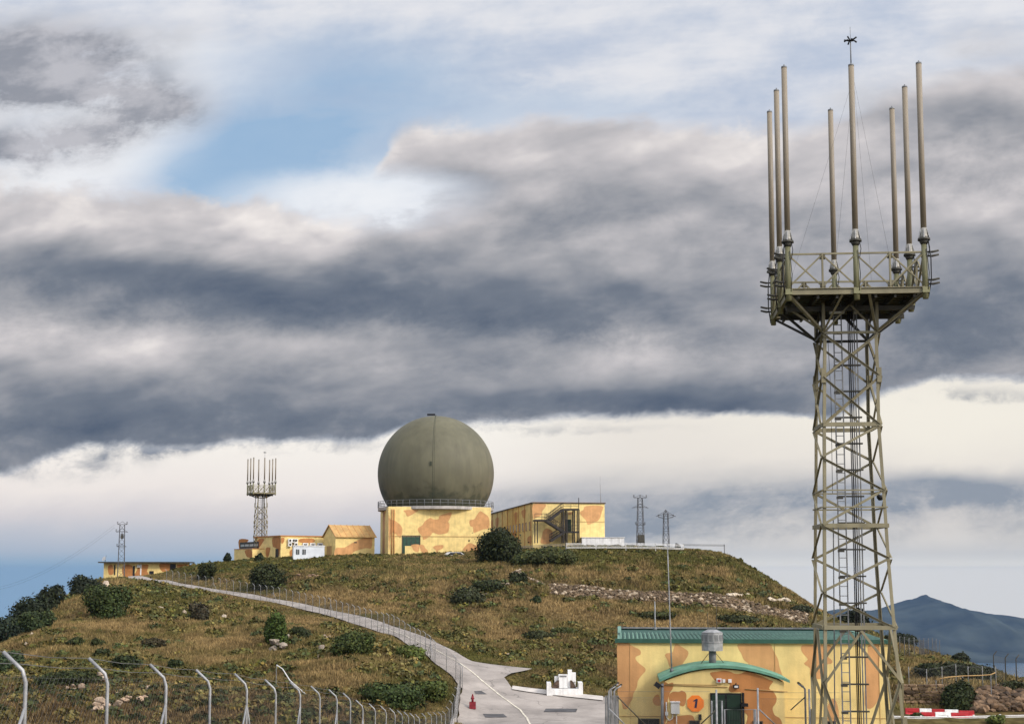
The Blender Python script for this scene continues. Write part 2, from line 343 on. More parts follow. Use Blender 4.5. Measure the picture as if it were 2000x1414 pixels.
# ------------------------------------------------------------------ mesh builder
class MB:
    def __init__(s): s.v = []; s.f = []; s.m = []; s.mats = []; s.smooth = []
    def mi(s, m):
        if m not in s.mats: s.mats.append(m)
        return s.mats.index(m)
    def add(s, vs, fs, m, smooth=False):
        o = len(s.v); k = s.mi(m)
        s.v.extend(tuple(v) for v in vs)
        for f in fs: s.f.append([i + o for i in f]); s.m.append(k); s.smooth.append(smooth)
        return s
    def box(s, c, d, m, ax=None):
        """box of centre c, sizes d, along the axes ax"""
        c = Vector(c); X, Y, Z = ax or (Vector((1, 0, 0)), Vector((0, 1, 0)), Vector((0, 0, 1)))
        vs = [c + X * (i * d[0] / 2) + Y * (j * d[1] / 2) + Z * (k * d[2] / 2) for i in (-1, 1) for j in (-1, 1) for k in (-1, 1)]
        return s.add(vs, [(0, 1, 3, 2), (4, 6, 7, 5), (0, 4, 5, 1), (2, 3, 7, 6), (0, 2, 6, 4), (1, 5, 7, 3)], m)
    def bar(s, p, q, w, h, m, up=None):
        p = Vector(p); q = Vector(q); d = q - p; L = d.length
        if L < 1e-6: return s
        d /= L
        up = Vector(up) if up else (Vector((0, 0, 1)) if abs(d.z) < 0.95 else Vector((0, 1, 0)))
        x = d.cross(up).normalized(); y = x.cross(d).normalized()
        return s.box((p + q) / 2, (L, w, h), m, (d, x, y))
    def angle(s, p, q, w, t, m, up=None):
        """angle-iron bar: two flanges"""
        p = Vector(p); q = Vector(q); d = (q - p).normalized()
        up = Vector(up) if up else (Vector((0, 0, 1)) if abs(d.z) < 0.95 else Vector((0, 1, 0)))
        x = d.cross(up).normalized(); y = x.cross(d).normalized(); L = (q - p).length; c = (p + q) / 2
        s.box(c + y * (w / 2), (L, t, w), m, (d, x, y))
        s.box(c + x * (w / 2 + t / 2), (L, w, t), m, (d, x, y))
        return s
    def tube(s, pts, r, m, n=8, caps=True, smooth=True):
        pts = [Vector(p) for p in pts]; rs = r if isinstance(r, (list, tuple)) else [r] * len(pts)
        vs = []; fs = []; prev = None
        for i, p in enumerate(pts):
            d = (pts[min(i + 1, len(pts) - 1)] - pts[max(i - 1, 0)]).normalized()
            if prev is None: x = d.cross(Vector((0, 0, 1)) if abs(d.z) < 0.9 else Vector((0, 1, 0))).normalized()
            else: x = (prev - d * prev.dot(d)).normalized()
            prev = x; y = d.cross(x)
            for k in range(n):
                a = 2 * math.pi * k / n
                vs.append(p + (x * math.cos(a) + y * math.sin(a)) * rs[i])
        for i in range(len(pts) - 1):
            for k in range(n):
                fs.append((i * n + k, i * n + (k + 1) % n, (i + 1) * n + (k + 1) % n, (i + 1) * n + k))
        s.add(vs, fs, m, smooth)
        if caps:
            o = len(s.v) - len(vs); k = s.mi(m)
            s.f.append([o + j for j in range(n)][::-1]); s.m.append(k); s.smooth.append(False)
            s.f.append([o + (len(pts) - 1) * n + j for j in range(n)]); s.m.append(k); s.smooth.append(False)
        return s
    def poly(s, pts, m):
        return s.add(pts, [tuple(range(len(pts)))], m)
    def prism(s, pts, ext, m):
        """polygon pts pushed out by the vector ext"""
        n = len(pts); pts = [Vector(p) for p in pts]; e = Vector(ext)
        fs = [tuple(range(n)), tuple(range(2 * n - 1, n - 1, -1))] + [(i, i + n, (i + 1) % n + n, (i + 1) % n) for i in range(n)]
        return s.add(pts + [p + e for p in pts], fs, m)
    def build(s, name, parent=None, origin=None, fix=True):
        me = bpy.data.meshes.new(name)
        if parent is not None: o = Vector(parent.get('_loc', (0, 0, 0)))
        else:
            o = Vector(origin) if origin is not None else None
            if o is None:
                a = np.array(s.v); o = Vector(((a[:, 0].min() + a[:, 0].max()) / 2, (a[:, 1].min() + a[:, 1].max()) / 2, a[:, 2].min()))
        me.from_pydata([tuple(Vector(v) - o) for v in s.v], [], s.f)
        for m in s.mats: me.materials.append(m)
        me.polygons.foreach_set('material_index', s.m)
        me.polygons.foreach_set('use_smooth', s.smooth)
        if fix:
            bm = bmesh.new(); bm.from_mesh(me); bmesh.ops.recalc_face_normals(bm, faces=bm.faces); bm.to_mesh(me); bm.free()
        me.update()
        ob = bpy.data.objects.new(name, me); COL.objects.link(ob)
        if parent is not None: ob.parent = parent; ob['_loc'] = tuple(o)
        else: ob.location = o; ob['_loc'] = tuple(o)
        return ob
def tag(o, label=None, cat=None, group=None, kind=None):
    if label: o['label'] = label
    if cat: o['category'] = cat
    if group: o['group'] = group
    if kind: o['kind'] = kind
    return o
def empty(name, loc, label=None, cat=None, group=None):
    o = bpy.data.objects.new(name, None); COL.objects.link(o)
    o.location = loc; o['_loc'] = tuple(loc); o.empty_display_size = 0.3
    return tag(o, label, cat, group)
def copy_tree(o, parent=None):
    kids = list(o.children)
    c = o.copy(); COL.objects.link(c)
    if parent is not None: c.parent = parent
    for k in kids: copy_tree(k, c)
    return c

# ------------------------------------------------------------------ numpy noise
_perm = rng.random((256, 256))
def vnoise(x, y):
    xi = np.floor(x).astype(int); yi = np.floor(y).astype(int); fx = x - xi; fy = y - yi
    fx = fx * fx * (3 - 2 * fx); fy = fy * fy * (3 - 2 * fy)
    g = lambda a, b: _perm[a & 255, b & 255]
    return (g(xi, yi) * (1 - fx) + g(xi + 1, yi) * fx) * (1 - fy) + (g(xi, yi + 1) * (1 - fx) + g(xi + 1, yi + 1) * fx) * fy
def fbm(x, y, o=4):
    s = 0; a = 0.5; t = 0
    for i in range(o):
        s = s + a * vnoise(x + 17.3 * i, y - 9.1 * i); t += a; a *= 0.5; x = x * 2.03; y = y * 2.03
    return s / t
def sstep(x, a, b):
    t = np.clip((x - a) / (b - a), 0, 1); return t * t * (3 - 2 * t)

# ------------------------------------------------------------------ terrain
# the hill is a smooth sheet through surveyed points: (picture column, picture row, distance)
ROAD_LO = [(250, 1131.5, 214), (275, 1134, 208), (325, 1139, 203), (375, 1149, 196), (425, 1157, 190), (500, 1171, 180), (560, 1182, 171), (622, 1197, 162), (685, 1216, 151),
           (747, 1236, 140), (797, 1259, 130), (835, 1280, 122), (850, 1296, 118.5), (885, 1320, 115.5), (902, 1345, 112.6), (897, 1375, 107), (892, 1414, 101)]
ROAD_UP = [(250, 1128, 221), (300, 1130.5, 215), (350, 1138.5, 206), (400, 1147, 199), (450, 1154.5, 193), (500, 1161.5, 187), (560, 1173, 177), (610, 1183, 170), (660, 1194, 163), (735, 1211, 152),
           (797, 1232, 142.5), (835, 1246, 137), (885, 1270, 131), (922, 1291, 126), (960, 1297, 125)]
CTRL = ROAD_LO + ROAD_UP + [
    (1000, 1300, 124.5), (1040, 1305, 123.5), (1100, 1311, 122), (1000, 1342, 115), (1068, 1350, 114), (1180, 1361, 112), (1000, 1414, 101), (1180, 1414, 101), (1300, 1400, 104),
    (0, 1414, 80), (250, 1414, 82), (500, 1414, 84), (700, 1414, 88), (850, 1402, 97),
    (0, 1330, 105), (250, 1330, 105), (500, 1330, 108), (700, 1330, 106), (820, 1330, 109),
    (60, 1234, 142), (0, 1262, 138), (250, 1250, 136), (450, 1250, 136), (600, 1262, 126), (560, 1235, 132), (780, 1285, 117),
    (112, 1190, 158), (140, 1171, 166), (250, 1180, 166), (400, 1195, 160), (550, 1216, 146), (700, 1238, 134),
    (190, 1140, 188), (250, 1142, 196), (215, 1138, 212), (240, 1137, 212), (300, 1146, 188), (400, 1165, 178),
    (370, 1109, 224), (440, 1098, 223), (560, 1093, 221), (650, 1091, 219), (740, 1089, 217), (860, 1086, 215), (930, 1091, 212), (1010, 1081, 208), (1130, 1074.5, 206), (1300, 1076, 206),
    (1415, 1082, 206), (1450, 1102, 204), (1500, 1138, 200), (1550, 1172, 196), (1600, 1205, 192), (1650, 1220, 188), (1700, 1242, 184), (1770, 1264, 176), (1860, 1291, 163), (1900, 1301, 157),
    (1950, 1319, 148), (2000, 1339, 140),
    (400, 1125, 212), (600, 1142, 192), (750, 1150, 184), (860, 1160, 174), (800, 1200, 156), (900, 1230, 149), (900, 1262, 137), (1000, 1150, 180), (1000, 1200, 162), (1000, 1250, 144), (1100, 1250, 144),
    (1200, 1250, 144), (1300, 1250, 144), (1500, 1250, 147), (1100, 1290, 129), (1200, 1290, 129), (1300, 1292, 129), (1500, 1295, 131), (1150, 1322, 120.5),
    (1070, 1140, 184), (1200, 1142, 184), (1400, 1157, 182), (1500, 1180, 180), (1575, 1200, 178), (1070, 1163, 176), (1200, 1168, 176), (1400, 1185, 174), (1500, 1205, 172), (1560, 1222, 170),
    (1760, 1406, 92), (1900, 1406, 92), (2000, 1406, 92), (1760, 1399, 96), (1900, 1400, 96), (2000, 1398, 96), (1800, 1387, 100), (1880, 1388, 100), (1760, 1358, 103), (1850, 1358, 104), (1950, 1352, 107), (2000, 1349, 108), (1760, 1312, 122), (1850, 1322, 118), (1700, 1330, 118)]
pts = [tuple(at(*c)) for c in CTRL]
for Y, z in ((11.6, -.71), (14, -.92), (16.4, -1.15), (18.8, -1.39), (21.4, -1.64), (24, -1.94), (26.8, -2.22), (29.5, -2.52), (32.4, -2.85), (35.1, -3.17), (38, -3.63), (41.5, -4.07), (45, -4.48), (52, -5.35),
             (61.3, -6.48), (70, -7.3), (78, -8.1), (86.7, -8.95), (94, -9.1)):
    pts.append((-4.2, Y, z - 2.25))
pts += [(-4.2, 0, -2.1), (0, 0, -1.9), (6, 0, -2.2), (0, -30, -2), (30, -20, -6), (-30, -20, -8), (0, 20, -3.8), (8, 20, -4.2), (2, 40, -6.1), (5, 44, -6.4), (10, 44, -6.4), (16, 44, -6.5), (5, 58, -6.9), (14, 58, -7.0),
        (1, 60, -7.9), (5, 75, -9.4), (0, 90, -11.0), (12, 85, -10), (22, 60, -7.8),
        (-10, 20, -7), (-15, 40, -11.5), (-20, 60, -12.5), (-8, 60, -9.8), (-12, 80, -11.2),
        (-75, 240, -2.6), (-60, 246, -2.5), (-57, 228, -2.2), (-66, 230, -2.6), (-45, 236, 1.7), (-30, 240, 2.1), (-13, 245, 2.2), (10, 245, 2.6), (30, 240, 2.2), (42, 228, -4.5), (52, 216, -9), (-87, 232, -17), (-78, 222, -7),
        (-60, 300, -15), (0, 320, -10), (60, 300, -15), (100, 230, -40), (-90, 150, -28), (-100, 200, -38), (-120, 250, -50), (-78, 165, -26), (-80, 200, -18), (-66, 140, -19), (-68, 185, -9.5), (-66, 165, -14), (-70, 110, -20), (-45, 80, -14),
        (-30, 40, -16), (-50, 60, -22), (62, 215, -14), (82, 190, -22), (92, 160, -24), (80, 130, -18), (62, 140, -15.5), (100, 100, -22), (50, 80, -12), (32, 50, -8.5), (20, 30, -6), (60, 30, -16)]
P = np.array(pts)
_c = 5.0
def _phi(x, y, qx, qy): return np.sqrt((x[..., None] - qx) ** 2 + (y[..., None] - qy) ** 2 + _c * _c)
A = _phi(P[:, 0], P[:, 1], P[:, 0], P[:, 1])
n_ = len(P); S = np.zeros((n_ + 3, n_ + 3)); S[:n_, :n_] = A + np.eye(n_) * -0.02
Q = np.column_stack([np.ones(n_), P[:, 0] / 100, P[:, 1] / 100]); S[:n_, n_:] = Q; S[n_:, :n_] = Q.T
Wt = np.linalg.solve(S, np.concatenate([P[:, 2], np.zeros(3)]))
def base_h(x, y):
    x = np.asarray(x, float); y = np.asarray(y, float); sh = x.shape; x = x.ravel(); y = y.ravel(); out = np.empty(len(x))
    for i in range(0, len(x), 20000):
        a = x[i:i + 20000]; b = y[i:i + 20000]
        out[i:i + 20000] = _phi(a, b, P[:, 0], P[:, 1]) @ Wt[:n_] + Wt[n_] + Wt[n_ + 1] * a / 100 + Wt[n_ + 2] * b / 100
    r = np.hypot(x * 1.25, (y - 125)) ; w = sstep(r, 165, 260)
    cone = -22 - 0.50 * np.maximum(r - 180, 0) + 60 * (fbm(x / 300, y / 300, 4) - .5) * sstep(r, 250, 700)
    out = out * (1 - w) + np.maximum(cone, -540) * w
    return out.reshape(sh)

# polygons kept free of relief and plants
def w2(px, py, Y): p = at(px, py, Y); return (p.x, p.y)
road_main = [w2(*p) for p in ROAD_LO] + [(2.0, 96), (9, 96), (10, 108), w2(1182, 1361, 112), w2(1000, 1342, 115), w2(985, 1327, 118), w2(1000, 1316, 120), w2(1040, 1306, 123.2)] + [w2(*p) for p in reversed(ROAD_UP)]
def inside(px_, py_, poly):
    r = np.zeros(len(px_), bool); j = len(poly) - 1
    for i in range(len(poly)):
        xi, yi = poly[i]; xj, yj = poly[j]
        c_ = ((yi > py_) != (yj > py_)) & (px_ < (xj - xi) * (py_ - yi) / (yj - yi + 1e-12) + xi)
        r ^= c_; j = i
    return r
def seg_dist(px_, py_, poly, closed=True):
    d = np.full(len(px_), 1e9); m = len(poly)
    for i in range(m if closed else m - 1):
        ax, ay = poly[i]; bx, by = poly[(i + 1) % m]
        vx, vy = bx - ax, by - ay; t = np.clip(((px_ - ax) * vx + (py_ - ay) * vy) / (vx * vx + vy * vy + 1e-12), 0, 1)
        d = np.minimum(d, np.hypot(px_ - ax - t * vx, py_ - ay - t * vy))
    return d
def road_sd(x, y):
    x = np.asarray(x, float).ravel(); y = np.asarray(y, float).ravel()
    d = seg_dist(x, y, road_main); return np.where(inside(x, y, road_main), -d, d)
def relief(x, y):
    r = (fbm(x / 7.0, y / 5.0, 4) - .5) * 1.1 + (fbm(x / 1.7, y / 1.7, 3) - .5) * 0.35
    return r
def height(x, y, rel=True):
    x = np.asarray(x, float); y = np.asarray(y, float); sh = x.shape; xf = x.ravel(); yf = y.ravel()
    h = base_h(xf, yf)
    if rel:
        near = (np.abs(xf) < 130) & (yf > -40) & (yf < 330)
        sd = np.full(len(xf), 50.0); sd[near] = road_sd(xf[near], yf[near])
        flat = sstep(sd, 0.5, 6.5) * sstep(yf, 45, 62) * (1 - 0.75 * sstep(yf, 203, 214))
        flat = np.maximum(flat, 0) * np.where(near, 1, 1)
        h = h + relief(xf, yf) * flat
    return h.reshape(sh)
def hz(x, y): return float(height(np.array([x]), np.array([y]))[0])
def hit(px, py, y0=20, y1=260):
    """first point of the ground on the line of sight"""
    ys = np.arange(y0, y1, 0.5); d = ray(px, py)
    xs = ys * d.x / d.y; zs = ys * d.z / d.y
    h = height(xs, ys); k = np.where(zs <= h)[0]
    i = k[0] if len(k) else int(np.argmin(zs - h))
    return Vector((float(xs[i]), float(ys[i]), float(h[i])))

def axis(a, b, st, lo, hi):
    core = list(np.arange(a, b + .01, st)); L = []; x = a; s_ = st
    while x > lo: s_ *= 1.16; x -= s_; L.append(x)
    Rr = []; x = b; s_ = st
    while x < hi: s_ *= 1.16; x += s_; Rr.append(x)
    return np.array(L[::-1] + core + Rr)
gx = axis(-88, 92, 0.75, -2200, 2200); gy = axis(8, 262, 0.75, -1800, 2400)
GX, GY = np.meshgrid(gx, gy); H = height(GX, GY)
sdg = np.full(GX.size, 50.0); nr_ = ((np.abs(GX) < 95) & (GY > 85) & (GY < 235)).ravel()
sdg[nr_] = road_sd(GX.ravel()[nr_], GY.ravel()[nr_]); sdg = sdg.reshape(GX.shape)
H -= 0.16 * (1 - sstep(sdg, -0.2, 0.9))

# colour of the ground and of what grows on it
DRY = [(860, 1165, 30, 55), (1180, 1118, 200, 18), (740, 1180, 60, 18), (430, 1245, 70, 20), (990, 1245, 60, 14), (1100, 1185, 90, 22), (1320, 1215, 120, 14), (640, 1170, 60, 12), (640, 1300, 80, 15), (250, 1215, 60, 14),
       (1290, 1225, 60, 12), (1800, 1330, 40, 16), (420, 1290, 50, 12), (600, 1215, 30, 16), (960, 1210, 30, 25)]
GRN = [(400, 1105, 120, 10), (620, 1100, 200, 9), (1120, 1090, 130, 20), (1330, 1100, 160, 26), (1000, 1300, 80, 10), (1100, 1330, 120, 14), (860, 1290, 60, 30), (720, 1270, 70, 30), (500, 1150, 60, 10), (300, 1160, 80, 16),
       (800, 1350, 90, 25), (150, 1310, 140, 20), (1490, 1120, 60, 20), (930, 1275, 60, 12), (1110, 1080, 60, 12), (350, 1190, 60, 20)]
BRN = [(300, 1375, 330, 40), (100, 1360, 200, 40), (550, 1385, 200, 34), (170, 1200, 40, 16), (330, 1210, 60, 12), (1150, 1262, 80, 14), (930, 1150, 50, 30), (560, 1130, 60, 14), (1250, 1275, 80, 12), (700, 1385, 100, 20), (1170, 1200, 60, 10)]
def cfield(x, y, h):
    """0 straw, 1 green, 2 brown weights from noise and from the patches seen on the slope"""
    x = np.asarray(x, float); y = np.asarray(y, float)
    yy = np.maximum(y, 30); uu = 1000 + F * x / yy
    b = (h / yy); vv = EYE - F * b * 1.0
    s = 0.8 * (fbm(x / 9 + 5, y / 7, 4) - .5) + 1.1 * (fbm(x / 2.2, y / 2.0 + 40, 3) - .5)
    g = 0.9 * (fbm(x / 8 + 80, y / 6 + 13, 4) - .5) + 1.1 * (fbm(x / 2.5 + 9, y / 2.3, 3) - .5)
    br = 0.9 * (fbm(x / 10 + 31, y / 8 + 77, 4) - .5) + 1.1 * (fbm(x / 1.9 + 3, y / 2 + 21, 3) - .5)
    for lst, k in ((DRY, 0), (GRN, 1), (BRN, 2)):
        for (cx, cy_, rx, ry) in lst:
            e = np.exp(-(((uu - cx) / rx) ** 2 + ((vv - cy_) / ry) ** 2)) * 0.6
            if k == 0: s = s + e
            elif k == 1: g = g + e
            else: br = br + e
    return s + 0.0, g + 0.03, br
STRAW = np.array((0.30, 0.205, 0.088)); GREEN = np.array((0.115, 0.107, 0.030)); BROWN = np.array((0.125, 0.082, 0.040)); DARKG = np.array((0.030, 0.036, 0.013)); OLIVE = np.array((0.185, 0.150, 0.052))
def mixcol(s, g, br, j=None):
    k = 7.0
    ws, wg, wb, wo_ = np.exp(k * s), np.exp(k * g), np.exp(k * br), np.full_like(s, 2.2)
    t = ws + wg + wb + wo_
    return (ws[..., None] * STRAW + wg[..., None] * GREEN + wb[..., None] * BROWN + wo_[..., None] * OLIVE) / t[..., None]
s_, g_, b_ = cfield(GX, GY, H)
GC = mixcol(s_, g_, b_) * 0.62
far = sstep(np.hypot(GX, GY - 120), 200, 300)[..., None]
GC = GC * (1 - far) + np.array((0.04, 0.05, 0.022)) * far

def grid_mesh(name, X, Y, Z, colr=None):
    ny, nx = X.shape
    me = bpy.data.meshes.new(name)
    co = np.stack([X, Y, Z], -1).reshape(-1, 3)
    i = np.arange(ny * nx).reshape(ny, nx)
    q = np.stack([i[:-1, :-1], i[:-1, 1:], i[1:, 1:], i[1:, :-1]], -1).reshape(-1, 4)
    me.vertices.add(len(co)); me.vertices.foreach_set('co', co.astype(np.float32).ravel())
    me.loops.add(q.size); me.loops.foreach_set('vertex_index', q.astype(np.int32).ravel())
    me.polygons.add(len(q)); me.polygons.foreach_set('loop_start', np.arange(0, q.size, 4, dtype=np.int32))
    me.polygons.foreach_set('use_smooth', np.ones(len(q), bool))
    me.update(calc_edges=True)
    if colr is not None:
        a = me.color_attributes.new('Col', 'FLOAT_COLOR', 'POINT')
        c4 = np.concatenate([colr.reshape(-1, 3), np.ones((len(co), 1))], 1)
        a.data.foreach_set('color', c4.astype(np.float32).ravel())
    o = bpy.data.objects.new(name, me); COL.objects.link(o)
    return o
M_soil = mat('dry_hillside_soil', (1.15, 1.1, 1.0), 0.95, 0.28, 1.4, 0.6, 3.0, attr='Col', detail=8, spec=0.05)
hill = grid_mesh('hill', GX, GY, H, GC); hill.data.materials.append(M_soil); tag(hill, kind='structure')

def tri_mesh(name, V, C, m, verts_per=3, parent=None, origin=(0, 0, 0)):
    """V: (n, k, 3) faces of k corners, C: (n, 3) colours"""
    n, k, _ = V.shape
    V = V - np.array(origin)
    me = bpy.data.meshes.new(name)
    me.vertices.add(n * k); me.vertices.foreach_set('co', V.astype(np.float32).ravel())
    me.loops.add(n * k); me.loops.foreach_set('vertex_index', np.arange(n * k, dtype=np.int32))
    me.polygons.add(n); me.polygons.foreach_set('loop_start', np.arange(0, n * k, k, dtype=np.int32))
    me.update(calc_edges=True)
    a = me.color_attributes.new('Col', 'FLOAT_COLOR', 'POINT')
    c4 = np.ones((n, k, 4)); c4[..., :3] = C[:, None, :]
    a.data.foreach_set('color', c4.astype(np.float32).ravel())
    me.materials.append(m)
    o = bpy.data.objects.new(name, me); COL.objects.link(o)
    if parent is not None: o.parent = parent
    o.location = origin if parent is None else (0, 0, 0)
    return o

# ------------------------------------------------------------------ road
def resamp(line, n):
    a = np.array(line, float); d = np.r_[0, np.cumsum(np.hypot(*np.diff(a[:, :2], axis=0).T))]
    t = np.linspace(0, d[-1], n); return np.stack([np.interp(t, d, a[:, i]) for i in range(a.shape[1])], -1)
lo_w = [w2(*p) for p in ROAD_LO][:15]; up_w = [w2(*p) for p in ROAD_UP] + [w2(1000, 1303, 123.4)]
def sheet(name, A_, B_, n, m_, mtl, lift):
    a = resamp(A_, n); b = resamp(B_, n); t = np.linspace(0, 1, m_)
    X = a[:, None, 0] * (1 - t) + b[:, None, 0] * t; Y = a[:, None, 1] * (1 - t) + b[:, None, 1] * t
    o = grid_mesh(name, X, Y, height(X, Y, False) + lift); o.data.materials.append(mtl); return o
# one sheet for the climbing road and the junction: cells of a fine grid inside the outline
def patch_sheet(name, poly, mtl, lift, st=0.6):
    bm = bmesh.new()
    vs = [bm.verts.new((x, y, 0)) for x, y in poly]
    f = bm.faces.new(vs)
    xs = [p[0] for p in poly]; ys = [p[1] for p in poly]
    for ax, (l, h_) in ((0, (min(xs), max(xs))), (1, (min(ys), max(ys)))):
        k = l + st
        while k < h_:
            nrm = (1, 0, 0) if ax == 0 else (0, 1, 0); co = (k, 0, 0) if ax == 0 else (0, k, 0)
            bmesh.ops.bisect_plane(bm, geom=list(bm.verts) + list(bm.edges) + list(bm.faces), plane_co=co, plane_no=nrm); k += st
    co = np.array([v_.co[:] for v_ in bm.verts]); z = height(co[:, 0], co[:, 1], False) + lift
    for v_, zz in zip(bm.verts, z): v_.co.z = zz
    bmesh.ops.recalc_face_normals(bm, faces=bm.faces)
    me = bpy.data.meshes.new(name); bm.to_mesh(me); bm.free(); me.materials.append(mtl)
    if me.polygons and sum(p.normal.z for p in me.polygons) < 0: me.flip_normals()
    o = bpy.data.objects.new(name, me); COL.objects.link(o); return o
def dens(poly, st=3.0):
    out = []
    for i in range(len(poly)):
        a = Vector(poly[i]); b = Vector(poly[(i + 1) % len(poly)]); k = max(1, int((b - a).length / st))
        for j in range(k): out.append(tuple(a.lerp(b, j / k)))
    return out
rd = []
for i, (x, y) in enumerate(dens(road_main, 1.2)):
    j = 0.22 * (float(vnoise(np.array([x * 1.3]), np.array([y * 1.3]))[0]) - .5); rd.append((x + j, y - j * .7))
road = patch_sheet('road', rd, M_roadm, 0.02, 0.8); tag(road, kind='structure')

def ribbon(name, px_pts, width, lift, mtl, n=60, kind='structure', label=None, cat=None):
    w = [tuple(hit_road(*p)) for p in px_pts]
    a = resamp([(p[0], p[1]) for p in w], n); d = np.gradient(a, axis=0); d /= np.linalg.norm(d, axis=1)[:, None]
    nx = np.stack([-d[:, 1], d[:, 0]], -1) * width / 2
    X = np.stack([a[:, 0] - nx[:, 0], a[:, 0] + nx[:, 0]], 1); Y = np.stack([a[:, 1] - nx[:, 1], a[:, 1] + nx[:, 1]], 1)
    o = grid_mesh(name, X, Y, height(X, Y, False) + lift); o.data.materials.append(mtl); tag(o, kind=kind); return o
def hit_road(px, py, y0=60, y1=235):
    ys = np.arange(y0, y1, 0.25); d = ray(px, py); xs = ys * d.x / d.y; zs = ys * d.z / d.y
    h = height(xs, ys, False) + 0.02; k = np.where(zs <= h)[0]; i = k[0] if len(k) else int(np.argmin(zs - h))
    return (float(xs[i]), float(ys[i]), float(h[i]))
ribbon('road_line', [(735, 1222), (770, 1233), (800, 1246), (848, 1267), (873, 1281), (905, 1300.6), (939, 1328), (965.5, 1349.5), (992, 1369), (1016, 1386.5), (1029, 1402), (1036, 1416)], 0.15, 0.05, M_line, 160)
for nm, q in (('road_patch', [(926, 1350.5), (940, 1350), (951, 1356), (929, 1356)]), ('road_patch', [(943, 1395), (983, 1395), (991, 1400.5), (948, 1401)]),
              ('road_patch', [(1066, 1384), (1128, 1384.5), (1125, 1391.5), (1062, 1391)])):
    w = [hit_road(*p)[:2] for p in q]; o = patch_sheet(nm, dens(w, .5), M_asph, 0.05, .6); tag(o, kind='structure')
w = [hit_road(*p)[:2] for p in [(1001, 1341.5), (1069, 1349), (1178, 1361), (1178, 1369), (1060, 1357), (1000, 1347)]]
apron = patch_sheet('pavement', dens(w, .8), mat('pavement_concrete', (0.52, 0.47, 0.42), .85, .08, 1.0), 0.10, 2); tag(apron, kind='structure')
# kerb wall beside the fence
mb = MB(); kp = [hit_road(903, 1345), hit_road(899, 1375), hit_road(891, 1414)]; kp = [Vector(p) for p in kp]
d_ = (kp[2] - kp[1]).normalized(); kp.append(kp[2] + d_ * 14)
kpl = resamp([tuple(p) for p in kp], 14)
for i in range(13):
    a = Vector(kpl[i]); b = Vector(kpl[i + 1]); a.z = hz(a.x, a.y); b.z = hz(b.x, b.y)
    mb.bar(a + Vector((-.25, 0, .1)), b + Vector((-.25, 0, .1)), 0.22, 0.7, M_conc)
o = mb.build('kerb_wall'); tag(o, 'low pale concrete kerb wall between the mesh fence and the road junction', 'kerb wall')

# ------------------------------------------------------------------ sea and far mountains
M_sea = mat('sea_water', (0.03, 0.07, 0.11), 0.22, 0.2, 0.002, spec=0.5)
me = bpy.data.meshes.new('sea'); bm = bmesh.new(); bmesh.ops.create_circle(bm, cap_ends=True, segments=96, radius=11000); bm.to_mesh(me); bm.free()
sea = bpy.data.objects.new('sea', me); COL.objects.link(sea); sea.location = (0, 0, -500); me.materials.append(M_sea); tag(sea, kind='structure')
M_mt = mat('far_scrubby_mountain', (0.040, 0.045, 0.035), 0.95, 0.3, 0.004, attr=None, spec=0.0, detail=8)
MPROF = [(1450, 1225), (1560, 1200), (1640, 1193), (1690, 1190), (1720, 1188.5), (1735, 1187), (1750, 1182), (1765, 1178), (1775, 1175.5), (1790, 1175), (1800, 1173), (1805, 1170), (1809, 1168.5), (1815, 1172.5),
         (1825, 1175), (1836, 1179), (1848, 1185), (1860, 1192), (1872, 1197), (1885, 1196), (1902, 1194.5), (1920, 1197), (1940, 1199), (1958, 1199.5), (1975, 1203), (1990, 1205), (2010, 1210), (2080, 1216), (2200, 1230), (2350, 1250)]
mx = np.linspace(1450, 2350, 300); my = np.interp(mx, [p[0] for p in MPROF], [p[1] for p in MPROF])
rows = 70; DX = []; DY = []; DZ = []
for j in range(rows):
    t = j / (rows - 1)                       # 0 near shore, .62 ridge, 1 far side
    Y0 = 7250 + 3700 * t
    rx = (mx - 1000) / F * 9500
    YY = np.full_like(rx, 0) + Y0
    ridge = np.array([zat(p, 9500) for p in my]) + 500
    prof = sstep(np.array([t]), -0.12, 0.62)[0] if t < .62 else 1 - 0.9 * sstep(np.array([t]), .62, 1.05)[0]
    if t < .1: prof = prof * t / .1
    nz = (fbm(rx / 500 + 3, YY / 650, 5) - .5)
    env = 4 * prof * (1 - prof) if t < .62 else prof * .6
    z = -500 + ridge * (prof + 0.95 * nz * env) - 6
    DX.append(rx * (1 + .0 * t)); DY.append(YY); DZ.append(z)
mt = grid_mesh('mountains', np.array(DX), np.array(DY), np.array(DZ)); mt.data.materials.append(M_mt); tag(mt, kind='structure')

# ------------------------------------------------------------------ buildings
def rotax(deg):                 # axes of a plan turned by deg (counter-clockwise seen from above)
    a = R(deg); return Vector((math.cos(a), math.sin(a), 0)), Vector((-math.sin(a), math.cos(a), 0))
UZ = Vector((0, 0, 1))
def pxpoly(mb, pxs, o, n, m, lift=0.004, crop=None, k=1.0, wob=0.0):
    """paint patch: an outline on the plane (o, n), a few millimetres proud"""
    X, Y, sc = crop if crop else (0, 0, 1.0)
    n = Vector(n); tow = n if n.dot(-Vector(o)) > 0 else -n
    pts = [on_plane(X + a / sc, Y + b / sc, o, n) + tow * lift for a, b in pxs]
    # soften the outline
    q = []
    L = len(pts)
    for i in range(L):
        a, b, c_, d = pts[i - 1], pts[i], pts[(i + 1) % L], pts[(i + 2) % L]
        for t in (0, .34, .67):
            t2, t3 = t * t, t * t * t
            q.append(0.5 * ((2 * b) + (c_ - a) * t + (2 * a - 5 * b + 4 * c_ - d) * t2 + (3 * b - a - 3 * c_ + d) * t3))
    if k: mb.poly(q, m)
def clip(pts, lo, hi): return pts

